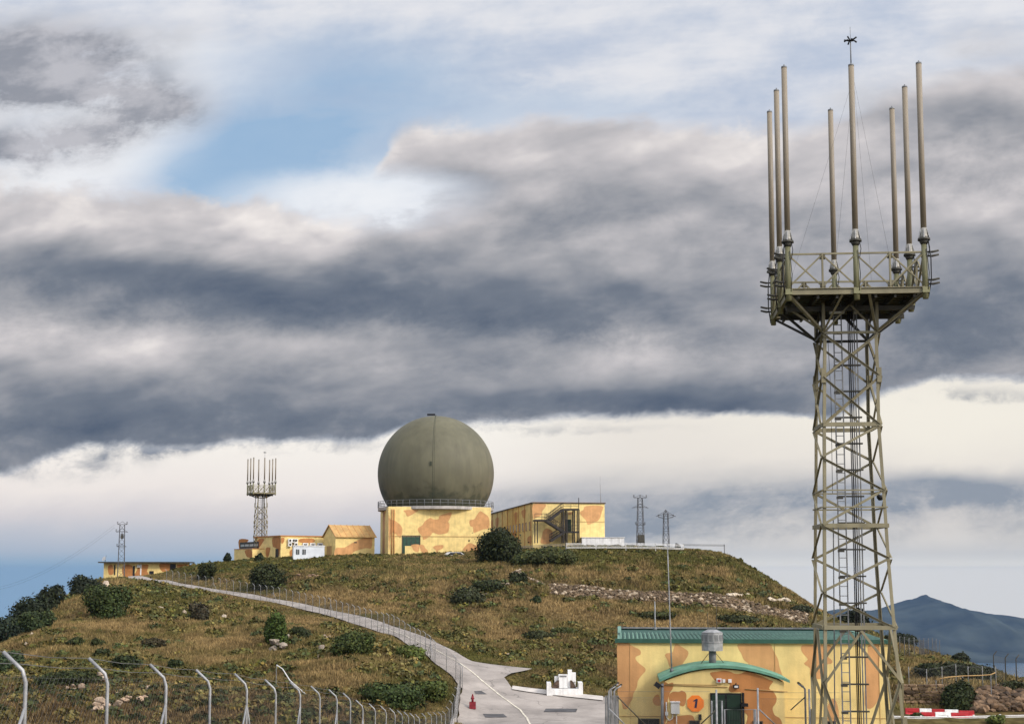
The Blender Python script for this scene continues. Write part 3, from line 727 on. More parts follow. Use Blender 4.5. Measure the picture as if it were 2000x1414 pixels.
# ---- building 1: camouflaged hut with flat green roof and a vaulted porch
hx_, hy_ = rotax(-4.6)
NL = at(1206.5, 1250, 47.3)                          # near left corner under the eave
HG = -6.55                                            # ground level there
HW, HD = 9.34, 11.0
b1 = empty('building', (NL.x + hx_.x * HW / 2, NL.y + 5, HG), 'camouflage hut with flat green roof and arched porch beside the tall lattice tower', 'building')
ftop = NL.z
def L1(x, d, z): return Vector((NL.x, NL.y, 0)) + hx_ * x + hy_ * d + UZ * z      # along the front, into the building, height
mb = MB(); h_ = ftop - HG + 0.6
mb.box(L1(HW / 2, HD / 2, ftop - .16 - h_ / 2), (HW, HD, h_), M_yellow, (hx_, hy_, UZ)); mb.box(L1(HW / 2, .1, ftop - .08), (HW, .2, .16), M_yellow, (hx_, hy_, UZ))
o_, n_f = L1(0, 0, 0), -hy_
c5 = (1180, 1200, 4.545); c4 = (1560, 1000, 3.417)
pxpoly(mb, [(118, 242), (200, 245), (245, 275), (300, 300), (325, 325), (320, 355), (285, 370), (280, 395), (310, 430), (370, 485), (330, 540), (300, 585), (290, 640), (260, 700), (250, 750), (225, 790), (210, 830), (170, 835), (160, 800), (140, 740), (120, 700), (118, 480)], o_, n_f, M_orange, crop=c5)
pxpoly(mb, [(640, 255), (690, 285), (745, 325), (740, 370), (700, 430), (690, 450), (640, 480), (600, 475), (575, 450), (560, 400), (540, 360), (560, 340), (605, 335), (620, 290)], o_, n_f, M_orange, crop=c5)
pxpoly(mb, [(1190, 258), (1330, 258), (1470, 258), (1490, 290), (1510, 330), (1545, 400), (1555, 460), (1580, 530), (1590, 570), (1575, 600), (1500, 580), (1440, 560), (1290, 460), (1280, 430), (1240, 400), (1215, 340), (1195, 310)], o_, n_f, M_orange, crop=c5)
pxpoly(mb, [(25, 886), (120, 886), (208, 886), (215, 920), (195, 960), (225, 990), (215, 1010), (185, 1020), (150, 1110), (80, 1090), (75, 1040), (35, 1010), (60, 980), (20, 930)], o_, n_f, M_orange, crop=c4)
pxpoly(mb, [(465, 888), (536, 888), (538, 1000), (538, 1100), (538, 1225), (520, 1270), (480, 1310), (440, 1280), (445, 1100), (440, 1000), (460, 940)], o_, n_f, M_orange, crop=c4)
pxpoly(mb, [(190, 1300), (230, 1240), (260, 1290), (265, 1390), (195, 1390)], o_, n_f, M_orange, crop=c4)
pxpoly(mb, [(430, 760), (450, 720), (485, 710), (500, 800), (450, 800)], o_, n_f, M_orange, crop=c5)
for gxp in (0.42, 5.45, 9.0): mb.bar(L1(gxp, -.01, ftop), L1(gxp, -.01, HG), 0.012, 0.02, M_tan, hy_)
mb.bar(L1(0, -.008, ftop - 2.62), L1(HW, -.008, ftop - 2.62), 0.02, 0.02, M_tan, UZ)
mb.build('wall', b1)
mb = MB()                                             # roof: ribbed front sheet, dark deck, pale capping
mb.box(L1(HW / 2, -.05, ftop - .01), (HW + .2, .1, .14), M_green, (hx_, hy_, UZ))
mb.prism([L1(0, .15, ftop - .14), L1(0, .15, ftop - .01), L1(0, 4.2, ftop + .07), L1(0, 10.85, ftop - .11), L1(0, 10.85, ftop - .155)], hx_ * HW, M_greend)
nr = 62
for i in range(nr):
    x = 0.1 + (HW - .2) * i / (nr - 1)
    mb.add([L1(x - .04, .05, ftop + .0), L1(x, .05, ftop + .055), L1(x + .04, .05, ftop + .0), L1(x - .04, 3.9, ftop + .075), L1(x, 3.9, ftop + .125), L1(x + .04, 3.9, ftop + .075)], [(0, 1, 4, 3), (1, 2, 5, 4), (0, 2, 1), (3, 4, 5)], M_greenl)
for (x, s_) in ((0.06, 1), (HW - .06, 1)): mb.box(L1(x, 5.5, ftop - .03), (.14, 11.0, .16), M_greenl, (hx_, hy_, UZ))
mb.box(L1(HW / 2, 10.95, ftop - .12), (HW, .12, .16), M_greend, (hx_, hy_, UZ))
mb.box(L1(HW / 2, 10.9, ftop - .02), (HW + .1, .2, .06), M_galvd, (hx_, hy_, UZ))
mb.build('roof', b1)
def win(px0, px1, py0, py1, nm, par, off, bars=1, o=None, n=None, mtl=None):
    mb = MB(); o = o or o_; n = n or n_f
    a = on_plane(px0, py0, o, n); c_ = on_plane(px1, py1, o, n); ax = Vector((c_.x - a.x, c_.y - a.y, 0)); w = ax.length; ax.normalize(); hgt = a.z - c_.z
    ctr = (a + c_) / 2 + n * off
    mb.box(ctr, (w, .04, hgt), mtl or M_glass, (ax, n, UZ))
    f = max(.03, w * .045)
    for sgn in (-1, 1):
        mb.box(ctr + ax * sgn * (w / 2) + n * .015, (f, .08, hgt + f), M_dkol, (ax, n, UZ))
        mb.box(ctr + UZ * sgn * (hgt / 2) + n * .015, (w - f, .08, f), M_dkol, (ax, n, UZ))
    for b_i in range(bars): mb.box(ctr + ax * (w * ((b_i + 1) / (bars + 1) - .5)) + n * .02, (f * .6, .06, hgt - f), M_dkol, (ax, n, UZ))
    return mb.build(nm, par)
win(1247, 1287, 1403, 1428, 'window', b1, .01)
win(1612, 1632, 1408, 1430, 'window', b1, .01)
# porch
PF = 2.4                                              # how far it stands out
pxl = 0.0
a_ = on_plane(1289, 1330, L1(0, -PF, 0), n_f); xl = (a_ - L1(0, 0, 0)).dot(hx_)
c_ = on_plane(1541, 1346, L1(0, -PF, 0), n_f); xr = (c_ - L1(0, 0, 0)).dot(hx_)
zl = on_plane(1290, 1331, L1(0, -PF, 0), n_f).z; zap = on_plane(1398, 1303.5, L1(0, -PF, 0), n_f).z
pw = (xr - xl)
def arc(n, d, dz=0.0, ext=0.0):
    out = []
    for i in range(n + 1):
        t = i / n; x = xl - ext + (pw + 2 * ext) * t
        s = (t - .46) / .54 if t > .46 else (t - .46) / .46
        z = zap - (zap - zl) * abs(s) ** 2.0
        out.append(L1(x, d, z + dz))
    return out
mb = MB(); base_ = [L1(xr - .12, -PF, HG - .5), L1(xl + .12, -PF, HG - .5)]
fr = arc(26, -PF, -0.05)
mb.prism(fr[1:-1] + base_, hy_ * (PF - .01), M_yellow)
op = L1(0, -PF, 0)
pxpoly(mb, [(940, 515), (1000, 505), (1060, 495), (1120, 505), (1160, 522), (1210, 522), (1260, 505), (1330, 520), (1400, 545), (1455, 572), (1500, 590), (1480, 620), (1465, 655), (1500, 680), (1530, 730), (1525, 780), (1495, 830), (1515, 890), (1560, 920), (1560, 990), (1280, 990), (1275, 900), (1240, 850), (1235, 700), (1130, 690), (1105, 660), (1110, 610), (1000, 590), (965, 560)], op, n_f, M_rust, crop=c5)
pxpoly(mb, [(578, 760), (580, 705), (620, 682), (660, 685), (690, 672), (725, 695), (730, 740), (715, 800), (690, 812), (640, 780)], op, n_f, M_rust, crop=c5)
pxpoly(mb, [(528, 622), (570, 612), (612, 602), (610, 650), (585, 690), (565, 760), (560, 860), (540, 990), (528, 990)], op, n_f, M_rust, crop=c5)
pxpoly(mb, [(560, 990), (575, 930), (640, 900), (720, 890), (770, 890), (795, 910), (790, 990)], op, n_f, M_rust, crop=c5)
sd_o = L1(xl + .12, 0, 0)
mb.box(L1(xl + .112, -PF / 2 - .02, (zl + HG) / 2 - .2), (.012, PF - .05, zl - HG - .1), M_rust, (hx_, hy_, UZ))
mb.build('porch', b1)
mb = MB()
for i in range(26):
    A0, A1 = arc(26, -PF - .12, 0, .02)[i:i + 2]; B0, B1 = arc(26, -.02, 0, .02)[i:i + 2]
    th = UZ * .09
    mb.add([A0, A1, B1, B0, A0 + th, A1 + th, B1 + th, B0 + th], [(0, 1, 2, 3), (4, 7, 6, 5), (0, 4, 5, 1), (1, 5, 6, 2), (2, 6, 7, 3), (3, 7, 4, 0)], M_arch)
mb.build('porch_roof', b1)
# porch door, sign, boxes
def pbox(px0, px1, py0, py1, dep, m, nm, par=b1, o=op, n=n_f, mbx=None, off=0.0):
    mb = mbx or MB(); a = on_plane(px0, py0, o, n); c_ = on_plane(px1, py1, o, n); ax = Vector((c_.x - a.x, c_.y - a.y, 0)); w = ax.length; ax.normalize()
    mb.box((a + c_) / 2 + n * (dep / 2 + off), (w, dep, a.z - c_.z), m, (ax, n, UZ))
    return mb if mbx else mb.build(nm, par)
mb = MB(); pbox(1387, 1449.5, 1352.5, 1476, .05, M_black, '', mbx=mb)
pbox(1390, 1417, 1356, 1474, .03, M_doorg, '', mbx=mb, off=.05); pbox(1419, 1447, 1356, 1474, .03, M_doorg, '', mbx=mb, off=.05)
for yy in (1380, 1404, 1430, 1452): pbox(1391, 1446, yy, yy + 1.2, .02, M_black, '', mbx=mb, off=.08)
dr = mb.build('door', b1)
mb = MB(); pbox(1414, 1416, 1401, 1412, .07, M_galv, '', mbx=mb, off=.08); mb.build('handle', dr)
mb = MB(); pbox(1449, 1455, 1352, 1476, .10, M_black, '', mbx=mb); mb.build('door_hinge_post', b1)
mb = MB(); pbox(1446, 1460, 1372, 1378, .16, M_black, '', mbx=mb, off=.1); mb.build('door_bolt', b1)
win(1471, 1489, 1408, 1425, 'window', b1, .01, 2, op, n_f); win(1347, 1366, 1407, 1425, 'window', b1, .01, 0, op, n_f)
sc_ = on_plane(1358.3, 1373, op, n_f) + n_f * .02
sg = MB(); rr = 0.285 / 1.0
sg.prism([sc_ + hx_ * rr * math.cos(math.pi * (k + .5) / 4) * 1.03 + UZ * rr * math.sin(math.pi * (k + .5) / 4) for k in range(8)], n_f * .02, M_orsign)
sgn_ = sg.build('number_sign', b1)
mb = MB(); q = [(-.035, -.15), (.03, -.15), (.065, .16), (.02, .16), (-.06, .10), (-.055, .055), (.0, .085)]
mb.prism([sc_ + n_f * .021 + hx_ * a * 1.15 + UZ * b * .95 for a, b in q], n_f * .004, M_navy); mb.build('numeral', sgn_)
mb = MB(); pbox(1310, 1327, 1369.5, 1392, .22, M_offw, '', mbx=mb); pbox(1309, 1328, 1368.5, 1370, .25, M_white, '', mbx=mb); eb = mb.build('electrical_box', b1)
mb = MB()
def pp(px, py, off=.05): return on_plane(px, py, op, n_f) + n_f * off
mb.tube([pp(1321, 1392), pp(1321.5, 1420)], .018, M_offw, 6); mb.tube([pp(1314, 1392), pp(1313, 1402), pp(1307, 1406), pp(1302, 1400), pp(1301, 1370)], .02, M_offw, 6)
mb.tube([pp(1298.5, 1337, .03), pp(1421, 1341, .03)], .014, M_tan, 5); mb.tube([pp(1301, 1335, .03), pp(1400, 1337, .03)], .010, M_tan, 5); mb.tube([pp(1455, 1345, .03), pp(1538, 1350, .03)], .014, M_tan, 5)
mb.build('conduit', b1)
mb = MB(); pbox(1299, 1305, 1389, 1396, .1, M_offw, '', mbx=mb); mb.build('junction_box', b1)
mb = MB(); mb.tube([pp(1293.5, 1334, .07), pp(1293.5, 1440, .07)], .05, M_galvd, 10); mb.build('downpipe', b1)
mb = MB(); pbox(1399, 1409, 1324, 1332.5, .12, M_white, '', mbx=mb); pbox(1401.5, 1406.5, 1326, 1330.5, .03, M_red, '', mbx=mb, off=.12); mb.build('alarm_siren', b1)
for a, b in ((1411, 1416), (1422, 1428.5)):
    mb = MB(); pbox(a, b, 1325.5, 1332, .1, M_white, '', mbx=mb); mb.build('alarm_box', b1)
mb = MB(); pbox(1431.5, 1442.5, 1336, 1343, .14, M_black, '', mbx=mb, off=.05); pbox(1433.5, 1440.5, 1337.5, 1341.5, .02, M_offw, '', mbx=mb, off=.19); mb.tube([pp(1437, 1337, 0), pp(1437, 1333, .1)], .02, M_black, 5); mb.build('floodlight', b1)
mb = MB(); k_ = pp(1284, 1337, .1); mb.box(k_, (.2, .12, .16), M_black, (Vector((.8, 0, -.6)), Vector((0, 1, 0)), Vector((.6, 0, .8)))); mb.bar(k_, k_ + hx_ * .2 + UZ * -.05, .04, .04, M_black); mb.build('floodlight', b1)
mb = MB(); pbox(1364, 1370, 1394, 1405, .1, M_black, '', mbx=mb); mb.build('card_reader', b1)
# vent cowl
vc = L1((on_plane(1391.5, 1280, L1(0, -1.2, 0), n_f) - L1(0, 0, 0)).dot(hx_), -1.2, 0); zb = zap + .05
vt = on_plane(1391.5, 1229, L1(0, -1.2, 0), n_f).z; vb = on_plane(1391.5, 1270, L1(0, -1.2, 0), n_f).z; r_ = .36
v1 = empty('vent_cowl', (vc.x, vc.y, zb - .1), 'round galvanised vent cowl on a short pipe above the arched porch', 'vent')
mb = MB(); b0 = Vector((vc.x, vc.y, 0)); mb.tube([b0 + UZ * (zb - .1), b0 + UZ * (vb + .02)], .125, M_galvd, 14); mb.build('pipe', v1)
mb = MB(); mb.tube([b0 + UZ * vb, b0 + UZ * (vt - .10)], r_, M_galv, 12, smooth=False); mb.tube([b0 + UZ * (vt - .09), b0 + UZ * vt], [r_ * .98, r_ * .45], M_galv, 12, smooth=False)
for k in range(12):
    a = 2 * math.pi * (k + .5) / 12; e = Vector((math.cos(a), math.sin(a), 0))
    mb.box(b0 + e * (r_ * .985) + UZ * (vb + (vt - vb) * .62), (.02, .11, .2), M_galvd, (e, UZ.cross(e), UZ))
mb.tube([b0 + UZ * (vb + .26), b0 + UZ * (vb + .28)], r_ + .008, M_galvd, 12, smooth=False)
mb.build('cowl', v1)
mb = MB()
for s in (-1, 1): mb = MB(); mb.bar(b0 + hx_ * s * .13 + UZ * (vb - .1), b0 + hx_ * s * .42 + UZ * (zb - .03), .02, .02, M_dkol); mb.build('strut', v1)
# whip masts
def whip(px, pyb, pyt, Y, r, label, m=M_galv, cat='mast', base=None, seg=3):
    a = at(px[0], pyb, Y); b = at(px[1], pyt, Y); b.x = b.x; z0 = base if base is not None else a.z
    mb = MB(); k0 = Vector((a.x, a.y, z0)); pts_ = [k0.lerp(b, t) for t in np.linspace(0, 1, seg + 1)]
    mb.tube(pts_, [r * (1 - .45 * t) for t in np.linspace(0, 1, seg + 1)], m, 6); mb.tube([k0, k0 + UZ * .12], r * 2.4, M_galvd, 8)
    return tag(mb.build('whip_mast', origin=k0), label, cat)
whip((1312, 1303.5), 1312, 1060, 45.6, .026, 'tall thin grey whip mast rising from the left half of the green arched porch roof')
whip((1279.5, 1279), 1230, 1174, 57, .035, 'short pale pole standing behind the left part of the flat green hut roof')
whip((1383, 1382), 1236, 1196, 55, .014, 'thin dark whip aerial just left of the vent cowl on the hut roof', M_dkol)
whip((1399.5, 1399), 1236, 1176, 55, .014, 'thin dark whip aerial just right of the vent cowl on the hut roof', M_dkol)

# ------------------------------------------------------------------ lattice towers with eight pole aerials
def make_tower(label, base, rot, zs, near, group_z, detail=True, pole_h=4.95, half=None):
    """zs: deck height above base; near: list of (z, half width) of the trunk from bottom to top; patterns between"""
    tx, ty = rotax(rot)
    root = empty('lattice_tower', base, label, 'tower'); B = Vector(base)
    def W(x, y, z): return B + tx * x + ty * y + UZ * z
    nodes, pat, deck_z, hs, sk = near
    hs = half or hs
    def corner(i, z):
        zz = [n[0] for n in nodes]; w = float(np.interp(z, zz, [n[1] for n in nodes])); cxx = float(np.interp(z, zz, [n[2] for n in nodes]))
        sx_, sy_ = ((-1, -1), (1, -1), (1, 1), (-1, 1))[i]
        return W(cxx + sx_ * w, sy_ * w, z)
    zt = nodes[-1][0]
    for i in range(4):
        mb = MB(); sx_, sy_ = ((-1, -1), (1, -1), (1, 1), (-1, 1))[i]; zz = [n[0] for n in nodes]
        for a, b in zip(zz[:-1], zz[1:]):
            p, q = corner(i, a), corner(i, b)
            mb.bar(p - tx * sx_ * .04, q - tx * sx_ * .04, .018, .09, M_olive, tx); mb.bar(p - ty * sy_ * .04, q - ty * sy_ * .04, .09, .018, M_olive, tx)
            mb.bar(q - UZ * .22, q + UZ * .22, .13, .13, M_olive, tx) if b in (nodes[1][0], nodes[-2][0]) else None
        mb.build('leg', root)
    for (z0, z1, kind, hor) in pat:
        for f in range(4):
            a0, a1 = corner(f, z0), corner((f + 1) % 4, z0); b0_, b1_ = corner(f, z1), corner((f + 1) % 4, z1)
            out = ((a0 + a1) / 2 - W(0, 0, z0)); out.z = 0; out.normalize()
            def br(p, q, w=.075):
                mb = MB(); mb.angle(p + out * .02, q + out * .02, w * .8, .010, M_olive, out); mb.build('brace', root)
            if kind == 'X': br(a0, b1_); br(b0_ + out * .02, a1 + out * .02)
            elif kind == 'Z': br(b1_, a0) if f % 2 == 0 else br(b0_, a1)
            elif kind == 'S': br(b0_, a1) if f % 2 == 0 else br(b1_, a0)
            elif kind == 'A': m_ = (b0_ + b1_) / 2; br(a0, m_, .085); br(a1, m_, .085)
            elif kind == 'V': m_ = (a0 + a1) / 2; br(b0_, m_, .085); br(b1_, m_, .085)
            if hor:
                mb = MB(); w = .12 if hor == 2 else .05
                mb.bar(a0 + out * .03, a1 + out * .03, w, .05 if hor == 2 else .04, M_olive if hor == 1 or f < 3 else M_olive, UZ) if hor == 1 else mb.box((a0 + a1) / 2 + out * .03, ((a1 - a0).length, .05, .12), M_olive, ((a1 - a0).normalized(), out, UZ))
                mb.build('crossbeam', root)
            if hor == 2 and f == 0:
                pass
    # ladder and cables
    mb = MB(); lx = -.12
    for s in (-.115, .115): mb.bar(W(lx + s - .18, -.25, 0), W(lx + s - .18, -.25, deck_z), .035, .035, M_galvd, tx)
    k = .3
    while k < deck_z - .2: mb.bar(W(lx - .295, -.25, k), W(lx - .065, -.25, k), .022, .022, M_galvd); k += .28
    mb.build('ladder', root)
    mb = MB()
    for i, xx in enumerate((.02, .07, .13)): mb.tube([W(xx, -.2 + .03 * i, 0), W(xx + .01, -.2, deck_z * .5), W(xx, -.22, deck_z)], .016 + .005 * (i == 1), M_black, 6)
    mb.build('cable_run', root)
    mb = MB()
    for xx in (.20, .28): mb.bar(W(xx, -.2, 0), W(xx, -.2, deck_z), .035, .035, M_galvd, tx)
    mb.bar(W(-.62, .1, 0), W(-.5, .1, deck_z * .55), .03, .03, M_galvd, tx)
    mb.tube([W(-.60, -.5, deck_z * .6), W(-.57, -.45, deck_z * .8), W(-.66, -.45, deck_z)], .008, M_black, 4)
    mb.build('cable_tray', root)
    k = deck_z - 1.9
    while k > .5:
        mb = MB(); mb.box(W(-.02, -.2, k), (.78, .10, .045), M_dkol, (tx, ty, UZ)); mb.box(W(-.34, -.2, k - .04), (.18, .14, .07), M_dkol, (tx, ty, UZ)); mb.build('bracket', root); k -= .79
    # deck
    mb = MB(); e = hs
    for a, b in (((-e, -e), (e, -e)), ((e, -e), (e, e)), ((e, e), (-e, e)), ((-e, e), (-e, -e))):
        p, q = W(*a, deck_z), W(*b, deck_z); d = (q - p).normalized(); mb.box((p + q) / 2, ((q - p).length, .08, .16), M_olive, (d, UZ.cross(d), UZ))
        mb.box((p + q) / 2 + UZ * .09, ((q - p).length + .05, .16, .02), M_olive, (d, UZ.cross(d), UZ))
    mb.build('deck_beam', root)
    mb = MB()
    for i in range(13): y = -e + 2 * e * (i + .5) / 13; mb.box(W(0, y, deck_z + .02), (2 * e - .12, .10, .03), M_dkol, (tx, ty, UZ))
    for i in range(7): x = -e + 2 * e * (i + .5) / 7; mb.box(W(x, 0, deck_z - .10), (.07, 2 * e - .1, .16), M_dkol, (tx, ty, UZ))
    mb.box(W(0, 0, deck_z + .03), (2 * e - .2, 2 * e - .2, .008), M_dkol, (tx, ty, UZ))
    for y in (-.7, .7): mb.box(W(0, y, deck_z - .26), (2 * e - .1, .08, .14), M_dkol, (tx, ty, UZ))
    mb.build('deck', root)
    # struts from the trunk's top to the deck's edge; rear ones darker, their shade put into the colour
    tw = nodes[-1][1]; ctop = [corner(i, zt) for i in range(4)]
    for i, (sx_, sy_) in enumerate(((-1, -1), (1, -1), (1, 1), (-1, 1))):
        for tgt in ((sx_ * e, sy_ * e), (sx_ * e, sy_ * e * .2), (sx_ * e * .2, sy_ * e)):
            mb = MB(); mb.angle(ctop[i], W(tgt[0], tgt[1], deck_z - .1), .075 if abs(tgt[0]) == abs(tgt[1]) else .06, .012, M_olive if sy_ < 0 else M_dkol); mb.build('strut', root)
    for i in range(4):
        mb = MB(); mb.bar(ctop[i], ctop[(i + 1) % 4], .09, .07, M_olive if i == 0 else M_dkol); mb.build('crossbeam', root)  # side and rear beams: shade under the deck painted as darker steel
        mb = MB(); q1 = corner(i, zt); mb.bar(q1, Vector((q1.x, q1.y, (B.z + deck_z - .1))), .09, .09, M_olive, tx); mb.build('strut', root)
        a, b = ctop[i], ctop[(i + 1) % 4]; up_ = UZ * (deck_z - .15 - zt)
        mb = MB(); mb.bar(a, (a + b) / 2 + up_, .055, .05, M_olive if i == 0 else M_dkol); mb.bar(b, (a + b) / 2 + up_, .055, .05, M_olive if i == 0 else M_dkol); mb.build('brace', root)  # only the front pair is olive; shade on the rest is painted in
    if detail:
        mb = MB(); mb.box(W(-.35, -.5, deck_z - .30), (.42, .2, .14), M_offw, (tx, ty, UZ)); mb.box(W(.25, -.3, deck_z - .28), (.12, .12, .12), M_offw, (tx, ty, UZ)); mb.build('lamp_box', root)
    # railing
    rh = 1.04
    for sd in range(4):
        c0, c1 = (((-e, -e), (e, -e)), ((e, -e), (e, e)), ((e, e), (-e, e)), ((-e, e), (-e, -e)))[sd]
        mb = MB(); P0 = W(*c0, deck_z + .1); P1 = W(*c1, deck_z + .1)
        mb.bar(P0 + UZ * (rh - .02), P1 + UZ * (rh - .02), .05, .05, M_olive)
        for i in range(4):
            a, b = P0.lerp(P1, i / 4), P0.lerp(P1, (i + 1) / 4); nn = (P1 - P0).cross(UZ).normalized() * .02
            mb.angle(a + nn + UZ * .03, b + nn + UZ * (rh - .07), .045, .01, M_olive); mb.angle(a - nn + UZ * (rh - .07), b - nn + UZ * .03, .045, .01, M_olive)
            if i: mb.bar(a, a + UZ * rh, .08, .05, M_olive, tx)
            for q_ in (a, b):
                mb.box(q_ + UZ * (rh - .12) + nn * .3, (.16, .012, .14), M_olive, ((P1 - P0).normalized(), nn.normalized(), UZ)); mb.box(q_ + UZ * .08 + nn * .3, (.16, .012, .14), M_olive, ((P1 - P0).normalized(), nn.normalized(), UZ))
        mb.build('railing', root)
    # eight aerials
    for (ix, iy) in ((-1, -1), (0, -1), (1, -1), (-1, 0), (1, 0), (-1, 1), (0, 1), (1, 1)):
        px_, py_ = ix * e, iy * e
        if abs(ix) == 1: px_ += ix * .02
        ob = empty('pole_aerial', tuple(W(px_, py_, deck_z))); ob.parent = root; ob.location = Vector(ob['_loc']) - B
        fz = deck_z + 1.48
        mb = MB(); mb.tube([W(px_, py_, deck_z - .25), W(px_, py_, fz)], .085, M_oliveg, 12); mb.tube([W(px_, py_, fz - .14), W(px_, py_, fz - .02)], [.09, .15], M_dkol, 12)
        mb.box(W(px_, py_, deck_z + .0), (.2, .2, .16), M_oliveg, (tx, ty, UZ)); mb.build('support_post', ob)
        mb = MB(); mb.tube([W(px_, py_, fz - .02), W(px_, py_, fz + .03)], .18, M_dkol, 12); mb.tube([W(px_, py_, fz + .03), W(px_, py_, fz + .10), W(px_, py_, fz + .34)], [.15, .135, .10], M_sock, 12)
        for k in range(6): a = k * math.pi / 3 + .3; ee = tx * math.cos(a) + ty * math.sin(a); mb.bar(W(px_, py_, fz + .03) + ee * .175, W(px_, py_, fz + .30) + ee * .10, .02, .05, M_galv)
        mb.build('socket', ob)
        mb = MB(); zt_ = fz + .3 + pole_h; mb.tube([W(px_, py_, fz + .3), W(px_, py_, zt_)], .084, M_tube, 14); mb.tube([W(px_, py_, zt_), W(px_, py_, zt_ + .05)], [.088, .084], M_galvd, 12); mb.tube([W(px_, py_, zt_ + .05), W(px_, py_, zt_ + .11)], .018, M_galvd, 6)
        mb.build('aerial_tube', ob)
        if detail and abs(ix) == 1:
            mb = MB()
            for zz in ((deck_z + 1.12, deck_z + 1.0, deck_z + .3, deck_z + .18)):
                mb.tube([W(px_ + ix * .05, py_, zz), W(px_ + ix * .22, py_, zz), W(px_ + ix * .40, py_ - .05, zz + .03)], [.02, .035, .03], M_dkol, 8)
            mb.tube([W(px_ + ix * .1, py_ - .08, fz), W(px_ + ix * .16, py_ - .1, deck_z + .9), W(px_ + ix * .16, py_ - .08, deck_z + .3), W(px_ + ix * .08, py_, deck_z - .2)], .018, M_black, 6)
            mb.build('cable_clamp', ob)
        if detail: 
            mb = MB(); mb.tube([W(px_ + .09, py_ - .1, fz), W(px_ + .13, py_ - .12, fz - .25), W(px_ + .09, py_ - .1, fz - .5)], .012, M_black, 5); mb.tube([W(px_ + .04, py_ - .1, deck_z + 1.2), W(px_ + .1, py_ - .1, deck_z + .5), W(px_ + .06, py_ - .1, deck_z)], .012, M_black, 5); mb.build('cable', ob)
    # star on the front middle aerial
    T = W(0, -e, deck_z + 1.48 + .3 + pole_h + .1)
    mb = MB(); mb.tube([T, T + UZ * .72], .018, M_galvd, 6); mb.tube([T + UZ * .72, T + UZ * 1.1], .007, M_galvd, 5)
    for k in range(8):
        a = k * math.pi / 4 + .2; ee = tx * math.cos(a) + ty * math.sin(a); mb.tube([T + UZ * .66, T + UZ * .70 + ee * .09, T + UZ * (.64 + .1 * (k % 2)) + ee * .19], [.012, .022, .026], M_black, 6)
    mb.build('lightning_rod', root)
    mb = MB(); g0 = W(.06, -e, deck_z + 1.48 + pole_h - .05)
    for (x, y) in ((-e * .78, e), (e * .45, e * .2), (e * .9, e * .6), (-.05, e)): mb.tube([g0, W(x, y, deck_z + .8)], .003, M_wire, 4)
    mb.build('guy_wire', root)
    return root
YT = 38.0; a_ = at(1671, 570, YT); tx, ty = rotax(-4.6)
hs = 1.93; ctr = Vector((a_.x + .035, a_.y, 0)) + ty * hs; BZ = -6.35; base = (ctr.x, ctr.y, BZ)
Yn = ctr.y - .9
def zr(py): return zat(py, Yn) - BZ
DZK = zat(569, YT) - BZ
def cxn(pl, pr, py):            # half width and centre offset of the near face from the two legs' columns
    l = at(pl, py, Yn).x; r = at(pr, py, Yn).x
    return (r - l) / 2, (l + r) / 2 - (ctr.x)
nodes = []
for py, l, r in ((1500, 1605, 1766), (1414, 1607, 1760), (1225, 1608, 1745), (1094, 1608, 1735), (1026, 1608, 1731), (957, 1609, 1727), (828, 1609, 1718.5), (732, 1610, 1717), (648, 1611, 1714)):
    w, c_ = cxn(l, r, py); nodes.append((zr(py) if py != 1500 else 0.0, w, c_ + .0 - w * 0 + 0.09 * w))
pat = [(0.0, zr(1332), 'V', 0), (zr(1332), zr(1232), 'A', 0), (zr(1225), zr(1158), 'S', 2), (zr(1156), zr(1092), 'Z', 0), (zr(1089), zr(1026), 'S', 0), (zr(1026), zr(958), 'Z', 2), (zr(957), zr(893), 'S', 1), (zr(892), zr(832), 'Z', 0),
       (zr(828), zr(734), 'X', 2), (zr(732), zr(650), 'X', 0), (zr(990), zr(989.9), '', 1)]
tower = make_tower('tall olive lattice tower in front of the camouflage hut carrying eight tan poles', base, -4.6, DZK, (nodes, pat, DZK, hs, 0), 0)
mb = MB(); q = at(1719, 972, ctr.y + .9); mb.tube([q + UZ * .08, q - UZ * .0, q - UZ * .08], [.11, .11, .05], M_black, 10); mb.bar(q + UZ * .08, q + UZ * .1 + Vector((-.1, 0, 0)), .03, .03, M_black); mb.build('floodlight', tower)

# far tower
YF = 236.0; a_ = at(508, 1088, YF); fz0 = 2.0; s = 5.15 / 4.0
zf = lambda py: (zat(py, YF) - fz0) / s
nd = [(0, .80, 0), (zf(1020), .72, 0), (zf(985), .66, 0), (zf(972), .64, 0)]
ptn = [(zf(1088 - 20 * i) if i else 0, zf(1088 - 20 * (i + 1)), 'X', 1 if i in (1, 3) else 0) for i in range(5)]
far_t = make_tower('small distant lattice tower with upright pole aerials behind the low flat roofed block', (0, 0, 0), 0, zf(964), (nd, [(a, b, k, h) for a, b, k, h in ptn if a >= 0], zf(964), 1.97, 0), 0, False, 3.0, 1.52)
far_t.scale = (s, s, s); far_t.location = (a_.x, YF, fz0); far_t.rotation_euler = (0, 0, R(26))

